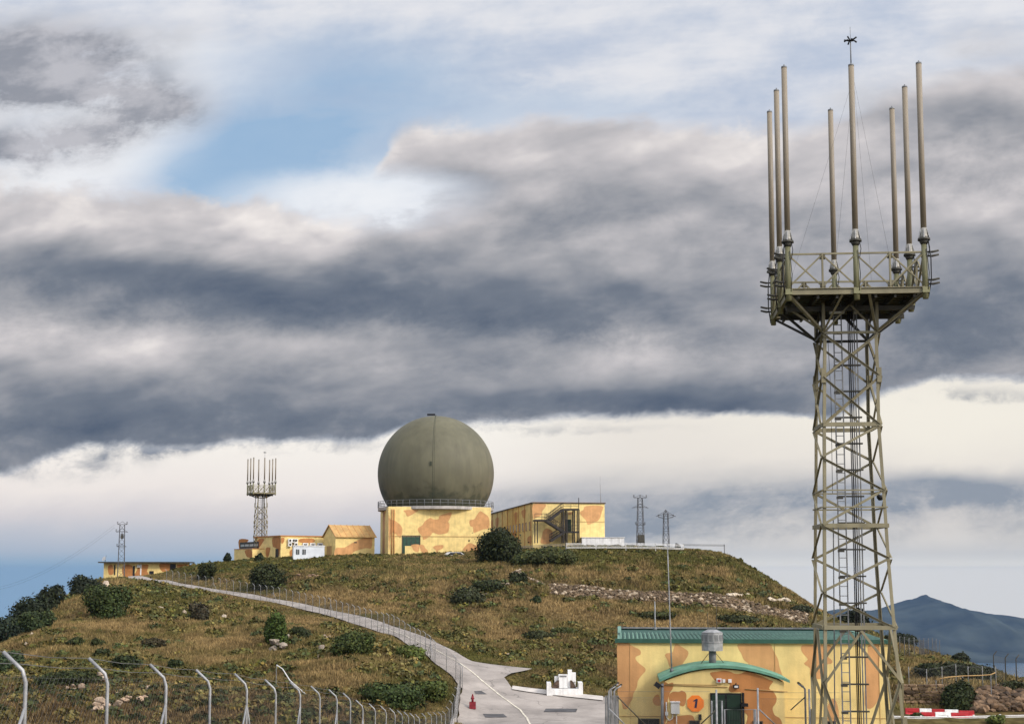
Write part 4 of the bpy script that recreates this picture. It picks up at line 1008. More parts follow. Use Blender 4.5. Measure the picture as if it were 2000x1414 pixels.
# ------------------------------------------------------------------ hilltop: dome on its block
dx_, dy_ = rotax(10)
DC = at(758, 1085, 222); DG = 0.6
ztop = zat(989, 222)
def L2(x, d, z): return Vector((DC.x, DC.y, 0)) + dx_ * x + dy_ * d + UZ * z
DW = 17.3
b2 = empty('radome_building', tuple(L2(DW / 2, DW / 2, DG)), 'square camouflage block carrying the big olive green ball shaped radome', 'building')
mb = MB(); mb.box(L2(DW / 2, DW / 2, (ztop + DG) / 2 - .5), (DW, DW, ztop - DG + 1), M_yellow, (dx_, dy_, UZ))
c6 = (700, 790, 3.846); o2 = L2(0, 0, 0); n2 = -dy_
for q in ([(345, 793), (450, 790), (420, 815), (370, 840), (355, 815)],
          [(445, 930), (480, 905), (500, 875), (540, 850), (560, 860), (600, 860), (610, 835), (650, 820), (700, 810), (690, 850), (675, 880), (685, 900), (675, 955), (640, 970), (600, 975), (560, 960), (540, 985), (490, 1015), (480, 990), (455, 960)],
          [(835, 870), (870, 860), (890, 830), (915, 800), (950, 820), (980, 850), (982, 925), (940, 935), (890, 955), (865, 960), (860, 920), (840, 910)],
          [(228, 830), (240, 860), (270, 870), (300, 890), (330, 930), (315, 1000), (280, 970), (250, 960), (238, 1000), (230, 1110), (227, 950)],
          [(785, 1085), (830, 1040), (870, 1050), (900, 1070), (890, 1110), (800, 1100)]):
    pxpoly(mb, q, o2, n2, M_orange, crop=c6, lift=.02)
mb.box(L2(DW / 2, -.02, zat(1047, 222)), (DW, .06, .12), M_tan, (dx_, dy_, UZ))
mb.box(L2(-.01, DW * .55, (ztop + DG) / 2 + 1), (.04, 4.5, 7), M_orange, (dx_, dy_, UZ))
mb.build('wall', b2)
win(786, 820, 1046, 1084, 'garage_door', b2, .03, 3, o2, n2, mat('garage_door_green', (.03, .07, .045), .5, .1))
for px in (765.5, 770):
    mb = MB(); q = on_plane(px, 994, o2, n2); mb.tube([q + n2 * .15, Vector((q.x, q.y, DG)) + n2 * .15], .09, M_rust, 8); mb.build('downpipe', b2)
# radome
dcx, dcy = L2(DW / 2, DW / 2, 0).x, L2(DW / 2, DW / 2, 0).y
dcx = at(851.5, 926, dcy).x
RD = 113.6 / F * dcy; dcz = zat(925.5, dcy)
rad = empty('radome', (dcx, dcy, ztop), 'huge olive green ball shaped radome standing on the square camouflage block', 'radome')
mb = MB(); O = Vector((dcx, dcy, dcz)); zb = zat(987, dcy) - dcz - .5; nseg = 96; ring = 40; th0 = math.acos(max(-1, zb / RD))
for i in range(ring):
    t0 = th0 * i / ring; t1 = th0 * (i + 1) / ring
    vs = []; 
    for t in (t0, t1):
        for k in range(nseg): a = 2 * math.pi * k / nseg; vs.append(O + Vector((math.cos(a) * math.sin(t), math.sin(a) * math.sin(t), math.cos(t))) * RD)
    mb.add(vs, [(k, (k + 1) % nseg, nseg + (k + 1) % nseg, nseg + k) for k in range(nseg)], M_dome, True)
so = mb.build('shell', rad); 
bm = bmesh.new(); bm.from_mesh(so.data); bmesh.ops.remove_doubles(bm, verts=bm.verts, dist=.001); bmesh.ops.recalc_face_normals(bm, faces=bm.faces); bm.to_mesh(so.data); bm.free()
# radome material: weathered panels; shade low on the ball mixed into the colour
nt = M_dome.node_tree; bs = nt.nodes['Principled BSDF']; base_link = bs.inputs['Base Color'].links[0].from_socket
gm = nt.nodes.new('ShaderNodeNewGeometry'); sp_ = nt.nodes.new('ShaderNodeSeparateXYZ'); nt.links.new(gm.outputs['Position'], sp_.inputs[0])
nz = nt.nodes.new('ShaderNodeTexNoise'); nz.inputs['Scale'].default_value = .55; nz.inputs['Detail'].default_value = 7; nt.links.new(gm.outputs['Position'], nz.inputs['Vector'])
def nm_(op, a, b):
    n = nt.nodes.new('ShaderNodeMath'); n.operation = op
    for i, x in enumerate((a, b)):
        if isinstance(x, (int, float)): n.inputs[i].default_value = x
        else: nt.links.new(x, n.inputs[i])
    return n.outputs[0]
hh = nm_('ADD', nm_('MULTIPLY', nm_('SUBTRACT', sp_.outputs[2], ztop + .5), .32), nm_('MULTIPLY', nm_('SUBTRACT', nz.outputs['Fac'], .5), 3.4))
mr = nt.nodes.new('ShaderNodeMapRange'); mr.interpolation_type = 'SMOOTHSTEP'; nt.links.new(hh, mr.inputs[0]); mr.inputs[1].default_value = 0.05; mr.inputs[2].default_value = .95; mr.inputs[3].default_value = .75; mr.inputs[4].default_value = 0
mx = nt.nodes.new('ShaderNodeMix'); mx.data_type = 'RGBA'; nt.links.new(mr.outputs[0], mx.inputs[0]); nt.links.new(base_link, mx.inputs[6]); mx.inputs[7].default_value = (.04, .045, .027, 1)
n3 = nt.nodes.new('ShaderNodeTexNoise'); n3.inputs['Scale'].default_value = 1.0; n3.inputs['Detail'].default_value = 5
mp = nt.nodes.new('ShaderNodeMapping'); mp.inputs['Scale'].default_value = (1.2, 1.2, .12); nt.links.new(gm.outputs['Position'], mp.inputs[0]); nt.links.new(mp.outputs[0], n3.inputs['Vector'])
m3 = nt.nodes.new('ShaderNodeMapRange'); nt.links.new(n3.outputs['Fac'], m3.inputs[0]); m3.inputs[1].default_value = .3; m3.inputs[2].default_value = .7; m3.inputs[3].default_value = .88; m3.inputs[4].default_value = 1.08
mm = nt.nodes.new('ShaderNodeVectorMath'); mm.operation = 'SCALE'; nt.links.new(mx.outputs[2], mm.inputs[0]); nt.links.new(m3.outputs[0], mm.inputs['Scale']); nt.links.new(mm.outputs[0], bs.inputs['Base Color'])
mb = MB()                                             # seam strip with its cable, down the near side
for a0, w in ((-math.pi / 2 - .0, .07), (-math.pi / 2 + .028, .04)):
    for i in range(30):
        t0, t1 = th0 * .02 + th0 * .96 * i / 30, th0 * .02 + th0 * .96 * (i + 1) / 30
        f = lambda t: O + Vector((math.cos(a0) * math.sin(t), math.sin(a0) * math.sin(t), math.cos(t))) * (RD + .015)
        mb.bar(f(t0), f(t1), w * .75, .03, M_domed, (0, -1, .2))
f = lambda t, a0, r=.03: O + Vector((math.cos(a0) * math.sin(t), math.sin(a0) * math.sin(t), math.cos(t))) * (RD + r)
mb.build('seam', rad)
mb = MB(); aa = -math.pi / 2 - .03
mb.box(f(1.47, aa, .08), (.35, .12, .7), M_domed); mb.build('hatch', rad)
mb = MB(); tp = O + UZ * RD; mb.box(tp + Vector((-.9, 0, .28)), (1.4, .5, .3), M_black); mb.tube([tp, tp + Vector((-.5, 0, .3))], .08, M_black, 6); mb.tube([tp + Vector((0, 0, -.05)), tp + Vector((0, 0, .35))], .05, M_galvd, 6); mb.build('beacon', rad)
# ring gallery
zg = zat(988, dcy - 9) ; rg = 112.5 / F * dcy
mb = MB()
n_s = 48
for k in range(n_s):
    a0, a1 = 2 * math.pi * k / n_s, 2 * math.pi * (k + 1) / n_s
    e0 = Vector((math.cos(a0), math.sin(a0), 0)); e1 = Vector((math.cos(a1), math.sin(a1), 0)); Z = Vector((dcx, dcy, zg))
    ri = rg - 1.9
    q = [Z + e0 * ri, Z + e1 * ri, Z + e1 * rg, Z + e0 * rg]
    mb.add(q + [p - UZ * .5 for p in q], [(0, 1, 2, 3), (4, 7, 6, 5), (2, 3, 7, 6), (0, 4, 5, 1)], M_conc)
gal = mb.build('gallery', b2)
mb = MB()
for hgt in (.55, 1.05):
    mb.tube([Vector((dcx + rg * math.cos(2 * math.pi * k / n_s), dcy + rg * math.sin(2 * math.pi * k / n_s), zg + hgt)) for k in range(n_s + 1)], .035, M_galvd, 5)
for k in range(0, n_s * 2):
    a = math.pi * k / n_s; p = Vector((dcx + rg * math.cos(a), dcy + rg * math.sin(a), zg))
    if k % 2 == 0: mb.tube([p, p + UZ * 1.1], .04, M_galvd, 5)
mb.build('railing', b2)
# low camouflage wall in front of the block
mb = MB(); w0 = at(791, 1066, 219.5); w1 = at(868, 1066, 219.5); ow = w0; nw = -dy_
w1 = on_plane(868, 1066, w0, nw); L = (w1 - w0); L.z = 0
mb.box((w0 + w1) / 2 + UZ * ((-1.6)), (L.length, .25, w0.z - (w0.z - 3.2)), M_yellow, (L.normalized(), dy_, UZ))
front = w0 + nw * .125
for q in ([(400, 1052), (455, 1050), (458, 1075), (450, 1105), (420, 1100), (405, 1075)], [(462, 1052), (490, 1055), (500, 1075), (520, 1095), (518, 1112), (480, 1112), (465, 1085)], [(560, 1075), (575, 1060), (600, 1055), (638, 1055), (632, 1080), (600, 1095), (600, 1112), (585, 1112), (580, 1090)]):
    pxpoly(mb, q, front, nw, M_orange, crop=c6, lift=.02)
tag(mb.build('low_wall'), 'low bright camouflage wall at the foot of the radome block', 'wall')

# ---- long wing with the stair
SC0 = at(1041, 1062, 215); wg = 0.6; zt0 = zat(982.5, 215)
def L3(x, d, z): return Vector((SC0.x, SC0.y, 0)) + dx_ * x + dy_ * d + UZ * z
SW, SD = 11.9, 44.0
b3 = empty('stair_building', tuple(L3(SW / 2, SD / 2, wg)), 'long two storey camouflage building with a black outside stair right of the radome block', 'building')
mb = MB(); mb.box(L3(SW / 2, SD / 2, (zt0 + wg) / 2 - .5), (SW, SD, zt0 - wg + 1), M_yellow, (dx_, dy_, UZ))
o3 = L3(0, 0, 0); n3_ = -dy_; os_ = L3(0, 0, 0); ns_ = -dx_
for q in ([(1312, 748), (1405, 748), (1400, 775), (1380, 800), (1375, 830), (1330, 850), (1312, 850)], [(1370, 1040), (1378, 990), (1390, 945), (1420, 930), (1460, 960), (1440, 1040)], [(1665, 805), (1690, 790), (1710, 762), (1830, 762), (1830, 800), (1810, 860), (1780, 880), (1725, 900), (1710, 870), (1670, 825)], [(1575, 812), (1610, 806), (1608, 822), (1580, 828)]):
    pxpoly(mb, q, o3, n3_, M_orange, crop=c6, lift=.02)
for q in ([(1030, 860), (1055, 850), (1052, 900), (1035, 930)], [(1170, 820), (1195, 812), (1190, 880), (1180, 905)], [(1225, 800), (1258, 790), (1250, 850), (1235, 845)], [(995, 880), (1010, 870), (1012, 940), (998, 960)], [(1160, 960), (1185, 950), (1180, 1020), (1162, 1010)], [(1270, 1000), (1300, 985), (1300, 1040), (1275, 1040)]):
    pxpoly(mb, q, os_, ns_, M_orange, crop=c6, lift=.02)
for i in range(8): mb.box(L3(-.02, 1.5 + i * 5.6, (zt0 + wg) / 2), (.12, .22, zt0 - wg), M_rust, (dx_, dy_, UZ))
mb.box(L3(SW / 2, -.02, zat(1018, 215)), (SW, .06, .08), M_tan, (dx_, dy_, UZ))
mb.build('wall', b3)
mb = MB(); mb.box(L3(SW / 2, SD / 2, zt0 + .08), (SW + .3, SD + .3, .16), M_dkol, (dx_, dy_, UZ)); mb.box(L3(SW / 2, SD / 2, zt0 + .17), (SW + .2, SD + .2, .04), M_rust, (dx_, dy_, UZ)); mb.build('roof', b3)
for i in range(12):
    for zz, ww in ((zt0 - 3.6, 1.3), (wg + 1.6, 1.0)):
        if zz < zt0 - 4 and i > 7: continue
        c_ = L3(-.03, 2.6 + i * 3.0, zz); mb = MB(); mb.box(c_, (.08, .75, ww), M_glass, (dx_, dy_, UZ))
        for s_ in (-1, 1): mb.box(c_ + dy_ * s_ * .42 - dx_ * .02, (.12, .09, ww + .1), M_tan, (dx_, dy_, UZ)); mb.box(c_ + UZ * s_ * (ww / 2 + .04) - dx_ * .02, (.12, .75, .08), M_tan, (dx_, dy_, UZ))
        mb.build('window', b3)
p0 = 0
mb = MB(); a = on_plane(1105.5, 1014, o3, n3_); c_ = on_plane(1115, 1038, o3, n3_); mb.box((a + c_) / 2 + n3_ * .05, (.84, .1, a.z - c_.z), M_doorg, (dx_, dy_, UZ)); mb.build('door', b3)
# stair of dark steel
fo = L3(0, -1.7, 0)
def S(px, py, out=0.0): p = on_plane(700 + px / 3.846, 790 + py / 3.846, L3(0, -1.5, 0), n3_); return p + n3_ * out
mb = MB()
def slab(x0, x1, y):
    a, b = S(x0, y), S(x1, y); mb.box((a + b) / 2 + dy_ * .15, ((b - a).length, 1.5, .26), M_stair, ((b - a).normalized(), dy_, UZ))
    for hh in (.55, 1.05): mb.bar(a + n3_ * .6 + UZ * hh, b + n3_ * .6 + UZ * hh, .075, .075, M_stair)
    k = max(2, int((b - a).length / .9))
    for i in range(k + 1): q = a.lerp(b, i / k) + n3_ * .6; mb.bar(q, q + UZ * 1.05, .055, .055, M_stair)
slab(1320, 1425, 870); slab(1530, 1650, 788); slab(1535, 1652, 958)
def flight(x0, y0, x1, y1):
    a, b = S(x0, y0), S(x1, y1)
    for off in (.6, -.6):
        mb.bar(a + n3_ * off, b + n3_ * off, .10, .40, M_stair)
        for hh in (.55, 1.05): mb.bar(a + n3_ * off + UZ * hh, b + n3_ * off + UZ * hh, .075, .075, M_stair)
        for i in range(6): q = a.lerp(b, i / 5) + n3_ * off; mb.bar(q, q + UZ * 1.05, .055, .055, M_stair)
    for i in range(12): q = a.lerp(b, (i + .5) / 12); mb.box(q, (.3, 1.2, .05), M_stair, (dx_, dy_, UZ))
flight(1430, 868, 1532, 790); flight(1405, 872, 1540, 958); flight(1440, 1025, 1540, 960)
for x in (1535, 1560, 1618, 1650):
    a, b = S(x, 1040), S(x, 788); mb.bar(a + n3_ * .62, b + n3_ * .62, .19, .19, M_stair, dx_); mb.bar(a - n3_ * .62, b - n3_ * .62, .19, .19, M_stair, dx_)
for x in (1325, 1345): a, b = S(x, 1040), S(x, 870); mb.bar(a, b, .15, .15, M_stair, dx_)
a, b = S(1655, 1040), S(1655, 700); mb.bar(a, b, .1, .1, M_stair, dx_)
a, b = S(1560, 742), S(1645, 735); mb.bar(a, b, .05, .05, M_galvd)
mb.build('outside_stair', b3)
whip((1173.5, 1172), 986, 930, 222, .05, 'faint thin aerial standing on the right end of the long building roof', M_galv, 'aerial')

# ---- gabled store
g0 = at(655, 1086, 225); gx_, gy_ = rotax(32); GW, GD = 7.0, 4.9; gz = 1.2; ze = zat(1047, 225); zr_ = zat(1025.5, 227)
def L4(x, d, z): return Vector((g0.x, g0.y, 0)) + gx_ * x + gy_ * d + UZ * z
GW = 7.3
b4 = empty('gabled_store', tuple(L4(GW / 2, GD / 2, gz)), 'small camouflage store with a ribbed tan gable roof left of the radome block', 'building')
mb = MB(); prof = [L4(0, 0, gz), L4(0, GD, gz), L4(0, GD, ze), L4(0, GD / 2, zr_ - .06), L4(0, 0, ze)]
mb.prism(prof, gx_ * GW, M_yellow)
o4 = L4(0, 0, 0); n4 = -gy_; c7 = (180, 870, 3.448)
for q in ([(1640, 690), (1700, 685), (1780, 640), (1878, 612), (1880, 690), (1840, 690), (1760, 715), (1740, 748), (1700, 750), (1636, 750)],): pxpoly(mb, q, o4, n4, M_orange, crop=c7, lift=.02)
mb.build('wall', b4)
M_roofy = mat('tan_ribbed_roof_sheet', (0.55, 0.33, 0.12), 0.6, 0.1, .8)
mb = MB()
for (d0, z0, d1, z1) in ((-.35, ze - .16, GD / 2, zr_), (GD + .35, ze - .16, GD / 2, zr_)):
    a, b, c_, d = L4(-.25, d0, z0), L4(GW + .25, d0, z0), L4(GW + .25, d1, z1), L4(-.25, d1, z1)
    mb.prism([a, b, c_, d], UZ * .08, M_roofy)
    for i in range(8):
        t = (i + .02) / 7; t = min(.99, max(.01, t)); p, q = a.lerp(b, t) + UZ * .1, d.lerp(c_, t) + UZ * .1; mb.bar(p, q, .07, .10, M_orange)
mb.build('roof', b4)
mb = MB(); c_ = L4(GW * .5, -.03, ze - 1.0); mb.box(c_, (.5, .06, .2), M_dkol, (gx_, gy_, UZ)); mb.build('vent', b4)
mb = MB(); c_ = L4(-.03, GD * .5, gz + 1.6); mb.box(c_, (.08, 1.9, 2.9), M_tan, (gx_, gy_, UZ)); mb.build('door', b4)

# ---- low flat block with container and air conditioners
k0 = at(548, 1088, 226); kx, ky = rotax(33); kz = .8; zk = zat(1047, 226)
def L5(x, d, z): return Vector((k0.x, k0.y, 0)) + kx * x + ky * d + UZ * z     # near corner; x to the right, d to the left-back
b5 = empty('flat_roofed_block', tuple(L5(3, 5, kz)), 'low flat roofed camouflage block below the small distant lattice tower', 'building')
KW, KD = 9.6, 11.6
mb = MB(); mb.box(L5(KW / 2, KD / 2, (zk + kz) / 2), (KW, KD, zk - kz), M_yellow, (kx, ky, UZ))
o5r, n5r, o5l, n5l = L5(0, 0, 0), -ky, L5(0, 0, 0), -kx
for q in ([(1400, 628), (1480, 625), (1500, 640), (1480, 655), (1400, 652)], [(1330, 710), (1355, 700), (1358, 755), (1335, 755)], [(1272, 622), (1295, 622), (1290, 650), (1275, 660)]): pxpoly(mb, q, o5r, n5r, M_rust, crop=c7, lift=.02)
for q in ([(990, 632), (1050, 632), (1045, 650), (1000, 690), (990, 690)], [(1215, 622), (1266, 618), (1266, 700), (1255, 745), (1240, 690), (1218, 680)], [(1120, 632), (1160, 628), (1150, 650), (1120, 690), (1090, 700), (1085, 680)], [(1170, 690), (1200, 688), (1195, 720), (1185, 750), (1172, 745)]): pxpoly(mb, q, o5l, n5l, M_rust, crop=c7, lift=.02)
mb.build('wall', b5)
mb = MB(); mb.box(L5(KW / 2, KD / 2, zk + .08), (KW + .3, KD + .3, .18), M_rust, (kx, ky, UZ)); mb.build('roof', b5)
win(470, 505, 1061, 1068, 'window', b5, .03, 3, o5l, n5l, mat('reflecting_pane', (.42, .45, .42), .2, .1))
for a, b in ((493, 500), (539, 544)):
    win(a, b, 1072, 1088, 'door', b5, .03, 0, o5l, n5l, M_black)
mb = MB(); q0 = on_plane(457.5, 1074, L5(-2.2, 0, 0), n5l); q1 = on_plane(493, 1073, L5(-2.2, 0, 0), n5l); ax = (q1 - q0); ax.z = 0
mb.box((q0 + q1) / 2 + kx * 1.1 - UZ * 1.2, (2.2, ax.length, 2.6), M_yellow, (kx, ky, UZ)); mb.box((q0 + q1) / 2 + kx * 1.1 + UZ * .14, (2.3, ax.length + .1, .1), M_rust, (kx, ky, UZ))
pxpoly(mb, [(1030, 705), (1072, 702), (1078, 750), (1050, 752), (1035, 735)], L5(-2.2, 0, 0), n5l, M_rust, crop=c7, lift=.02)
mb.build('annex', b5)
for (a, b) in ((1322, 628), (1345, 628), (1322, 655), (1362, 628), (1362, 655)):
    c_ = on_plane(180 + (a + 9) / 3.448, 870 + (b + 11) / 3.448, L5(0, -.4, 0), n5r); mb = MB(); mb.box(c_, (.62, .35, .62), M_white, (kx, ky, UZ)); mb.tube([c_ + n5r * .17, c_ + n5r * .2], .21, M_dkol, 12); mb.build('air_conditioner', b5)
mb = MB(); 
for i in range(3): c_ = on_plane(180 + (1435 + 50 * i) / 3.448, 870 + 667 / 3.448, L5(0, -.2, 0), n5r); mb.box(c_, (1.0, .2, .6), M_white, (kx, ky, UZ)); mb.box(c_ + n5r * .12, (.6, .04, .3), M_galvd, (kx, ky, UZ))
mb.build('white_panel', b5)
cc = at(602, 1087, 222); c0 = Vector((cc.x, cc.y, .6)); zc = zat(1066, 222)
cb = empty('site_cabin', tuple(c0), 'white flat roofed site cabin between the flat block and the gabled store', 'cabin')
cx_, cy_ = rotax(14)
mb = MB(); mb.box(c0 + UZ * ((zc - .6) / 2), (5.1, 2.4, zc - .6), mat('white_cabin_sheet', (.62, .64, .66), .5, .05, 1), (cx_, cy_, UZ)); mb.box(c0 + UZ * (zc - .6), (5.3, 2.6, .14), M_white, (cx_, cy_, UZ)); mb.build('cabin_wall', cb)
for i, x in enumerate((-1.85, -.8)):
    mb = MB(); mb.box(c0 + cx_ * x - cy_ * 1.22 + UZ * (zc - .6 - 1.0), (.55, .06, .85), M_glass, (cx_, cy_, UZ)); mb.box(c0 + cx_ * x - cy_ * 1.26 + UZ * (zc - .6 - 1.0), (.04, .06, .85), M_white, (cx_, cy_, UZ)); mb.build('window', cb)

# ---- low house on the left shoulder
l0 = at(202, 1126, 240); lx_, ly_ = rotax(6); lz = -3.4; zl_ = zat(1099, 240)
LW = (at(372, 1100, 245).x - l0.x)
b6 = empty('low_camouflage_house', tuple(l0 + lx_ * LW / 2), 'long low camouflage house with a thin dark roof at the far end of the road', 'building')
mb = MB(); L6 = lambda x, d, z: Vector((l0.x, l0.y, 0)) + lx_ * x + ly_ * d + UZ * z
mb.box(L6(LW / 2, 3, (zl_ + lz) / 2), (LW, 6, zl_ - lz), M_yellow, (lx_, ly_, UZ)); c1_ = (0, 1080, 4.0)
for q in ([(845, 100), (880, 95), (885, 160), (850, 165)], [(960, 100), (1030, 95), (1035, 180), (965, 180)], [(1060, 150), (1100, 95), (1160, 90), (1150, 140), (1165, 185), (1060, 185)], [(1250, 82), (1325, 84), (1330, 150), (1280, 150), (1250, 120)], [(1385, 90), (1470, 90), (1470, 120), (1400, 125)]):
    pxpoly(mb, q, L6(0, 0, 0), -ly_, M_rust, crop=c1_, lift=.03)
mb.build('wall', b6)
mb = MB(); mb.box(L6(LW / 2, 2.6, zl_ + .1), (LW + 1.6, 7.6, .22), M_dkol, (lx_, ly_, UZ)); mb.build('roof', b6)
for a, b, t0, t1 in ((893, 900, 92, 170), (1040, 1052, 100, 180), (1168, 1200, 140, 185), (1330, 1372, 85, 130)):
    win(a / 4, b / 4, 1080 + t0 / 4, 1080 + t1 / 4, 'door', b6, .04, 0, L6(0, 0, 0), -ly_, M_black)
mb = MB(); q = on_plane(275, 1112, L6(0, -.05, 0), -ly_); mb.box(q, (.22, .1, 2.0), M_white, (lx_, ly_, UZ)); mb.build('downpipe', b6)
mb = MB(); q = on_plane(271, 1105, L6(0, -.2, 0), -ly_); mb.box(q, (.6, .3, .5), M_offw, (lx_, ly_, UZ)); mb.build('air_conditioner', b6)
d0 = at(205.5, 1097, 244); mb = MB(); mb.tube([Vector((d0.x, d0.y, zl_ + .2)), d0 + UZ * .5], .06, M_galvd, 6); q = d0 + UZ * .5
mb.tube([q, q + Vector((-.15, -.12, .06)), q + Vector((-.22, -.2, .1))], [.1, .32, .45], M_offw, 12); mb.tube([q, q + Vector((.2, 0, .7))], .03, M_galvd, 5)
tag(mb.build('satellite_dish', origin=(d0.x, d0.y, zl_ + .2)), 'small white dish on the left corner of the low camouflage house roof', 'satellite dish')

# ------------------------------------------------------------------ power pylons
def pylon(px, pyb, pyt, Y, w0, w1, label, arms, rot=0, transf=None, group=None):
    a = at(px, pyb, Y); top_ = zat(pyt, Y); z0 = hz(a.x, a.y) - .3; H_ = top_ - z0; ax, ay = rotax(rot)
    root = empty('pylon', (a.x, a.y, z0), label, 'pylon', group); B = Vector((a.x, a.y, z0))
    mb = MB(); nb = int(H_ / 1.0)
    cr = lambda i, t: B + (ax * ((-1, 1, 1, -1)[i]) + ay * ((-1, -1, 1, 1)[i])) * ((w0 * (1 - t) + w1 * t) / 2) + UZ * (H_ * t)
    for i in range(4): mb.bar(cr(i, 0), cr(i, 1), .09, .09, M_pyl, ax)
    for k in range(nb):
        for i in range(4):
            t0, t1 = k / nb, (k + 1) / nb; j = (i + 1) % 4
            mb.bar(cr(i, t0), cr(j, t1), .05, .05, M_pyl) if k % 2 else mb.bar(cr(j, t0), cr(i, t1), .05, .05, M_pyl)
            if k % 2: mb.bar(cr(i, t1), cr(j, t1), .04, .04, M_pyl)
    mb.build('lattice_mast', root)
    for (t, half, droop, ins) in arms:
        mb = MB(); c_ = B + UZ * H_ * t
        for s in (-1, 1):
            mb.bar(c_, c_ + ax * s * half - UZ * droop, .09, .09, M_pyl); mb.bar(c_ + UZ * .5, c_ + ax * s * half * .95 - UZ * droop, .06, .06, M_pyl)
        mb.build('crossarm', root)
        for x in ins:
            mb = MB(); q = c_ + ax * x * half - UZ * droop * abs(x)
            for k in range(3): mb.tube([q + UZ * (.08 + .16 * k), q + UZ * (.16 + .16 * k)], [.15, .09], M_dkol, 8)
            mb.build('insulator', root)
    if transf:
        for (t, hh, ww) in transf:
            mb = MB(); c_ = B + UZ * H_ * t - ay * .5; mb.box(c_, (ww, ww * .7, hh), M_dkol, (ax, ay, UZ))
            for s in (-.3, 0, .3): mb.tube([c_ + ax * s * ww + UZ * hh / 2, c_ + ax * s * ww + UZ * (hh / 2 + .35)], .07, M_dkol, 6)
            mb.build('transformer', root)
    return root
PG = 'lattice pylons on the hilltop'
pylon(1251, 1060, 972, 232, 1.3, .75, 'lattice pylon with three top insulators and a dark transformer behind the white guardrail', [(1.0, 1.1, 0, (-1, 0, 1)), (.83, 1.45, .15, ()), (.5, .8, 0, (-1, 1))], 5, [(.24, 1.4, 1.1)], PG)
pylon(1301, 1060, 1001, 232, 1.1, .7, 'shorter lattice pylon with drooping arms, right of the pair behind the guardrail', [(.98, 1.75, .5, ()), (.86, 1.3, -.25, (-1, 1)), (1.0, .3, -.2, (0,))], 5, None, PG)
pylon(236, 1128, 1024, 236, 1.2, .8, 'lattice pylon with side brackets in front of the low camouflage house', [(1.0, .8, 0, (-1, 1)), (.88, 1.0, .1, (-1,)), (.62, .8, 0, (-1,))], 20, [(.78, .5, .5)], PG)
mb = MB()
pA, pB = at(224, 1030, 236), at(-150, 1140, 330)
for off in (0, .5): mb.tube([pA.lerp(pB, t) - UZ * (6 * 4 * t * (1 - t)) + UZ * off for t in np.linspace(0, 1, 14)], .012, M_dkol, 4)
tag(mb.build('power_line'), 'thin dark power wires running down left from the pylon', 'power line')

# ------------------------------------------------------------------ guardrails, white block
def guardrail(px_pts, label, post_h=.75, beams=((.6, .3),), m=M_white, posts=True, group=None, sp=4.0, lift=0.0):
    w = [at(*p) for p in px_pts]; L = resamp([tuple(p) for p in w], max(2, int(sum((Vector(w[i + 1]) - Vector(w[i])).length for i in range(len(w) - 1)) / sp) + 1))
    root = empty('guardrail', tuple(L[0]), label, 'guardrail', group)
    mb = MB()
    for i in range(len(L) - 1):
        a, b = Vector(L[i]), Vector(L[i + 1]); d = (b - a).normalized(); nn = Vector((d.y, -d.x, 0)).normalized()
        for zz, hh in beams:
            q0, q1 = a + UZ * (zz - beams[0][0]), b + UZ * (zz - beams[0][0])
            for f_, w_ in ((-.33, .34), (0, .28), (.33, .34)):
                mb.bar(q0 + UZ * (hh * f_) + nn * (.04 if f_ else -.0), q1 + UZ * (hh * f_) + nn * (.04 if f_ else 0), .05, hh * w_, m, nn)
    mb.build('beam', root)
    for i in range(len(L)):
        a = Vector(L[i]); g = hz(a.x, a.y) - .2; mb = MB(); mb.box((a.x, a.y + .1, (a.z + g) / 2 + .08), (.12, .12, a.z - g + .2), M_galvd if m != M_white else M_offw); mb.build('post', root)
    return root
guardrail([(1010, 1069, 207), (1060, 1067, 206), (1105, 1063.5, 205)], 'dark rusty guardrail at the crest beside the big round bush', m=M_galvd, beams=((.6, .45),), sp=5)
guardrail([(1106, 1062.5, 205), (1200, 1062, 205), (1290, 1063, 205), (1300, 1064, 205), (1335, 1065, 206)], 'long white guardrail along the crest of the hill below the pylons', beams=((.62, .36), (.12, .34)), sp=4.2)
guardrail([(1335, 1064, 208), (1380, 1064, 208), (1415, 1065, 208)], 'short weathered grey guardrail at the right end of the crest', m=M_galvd, beams=((.6, .32),), sp=5)
guardrail([(1745, 1401, 90), (1830, 1403, 90), (1900, 1401, 90.5), (2000, 1399, 91), (2060, 1398, 91)], 'long white guardrail at lower right in front of the red and white barriers', beams=((.6, .30),), sp=1.75)
mb = MB(); q = at(1178, 1056, 214); mb.box((q.x, q.y + 1.5, (zat(1050, 214) + zat(1075, 214)) / 2), (6.8, 3, zat(1050, 214) - zat(1075, 214)), M_white); mb.box((q.x, q.y + 1.5, zat(1050, 214) + .05), (7.0, 3.2, .1), M_offw)
for i in range(5): mb.box((q.x - 2.6 + i * 1.3, q.y - .02, zat(1056, 214)), (.06, .06, 1.2), M_offw)
tag(mb.build('white_tank'), 'long low white tank behind the guardrail at the foot of the long building', 'tank')
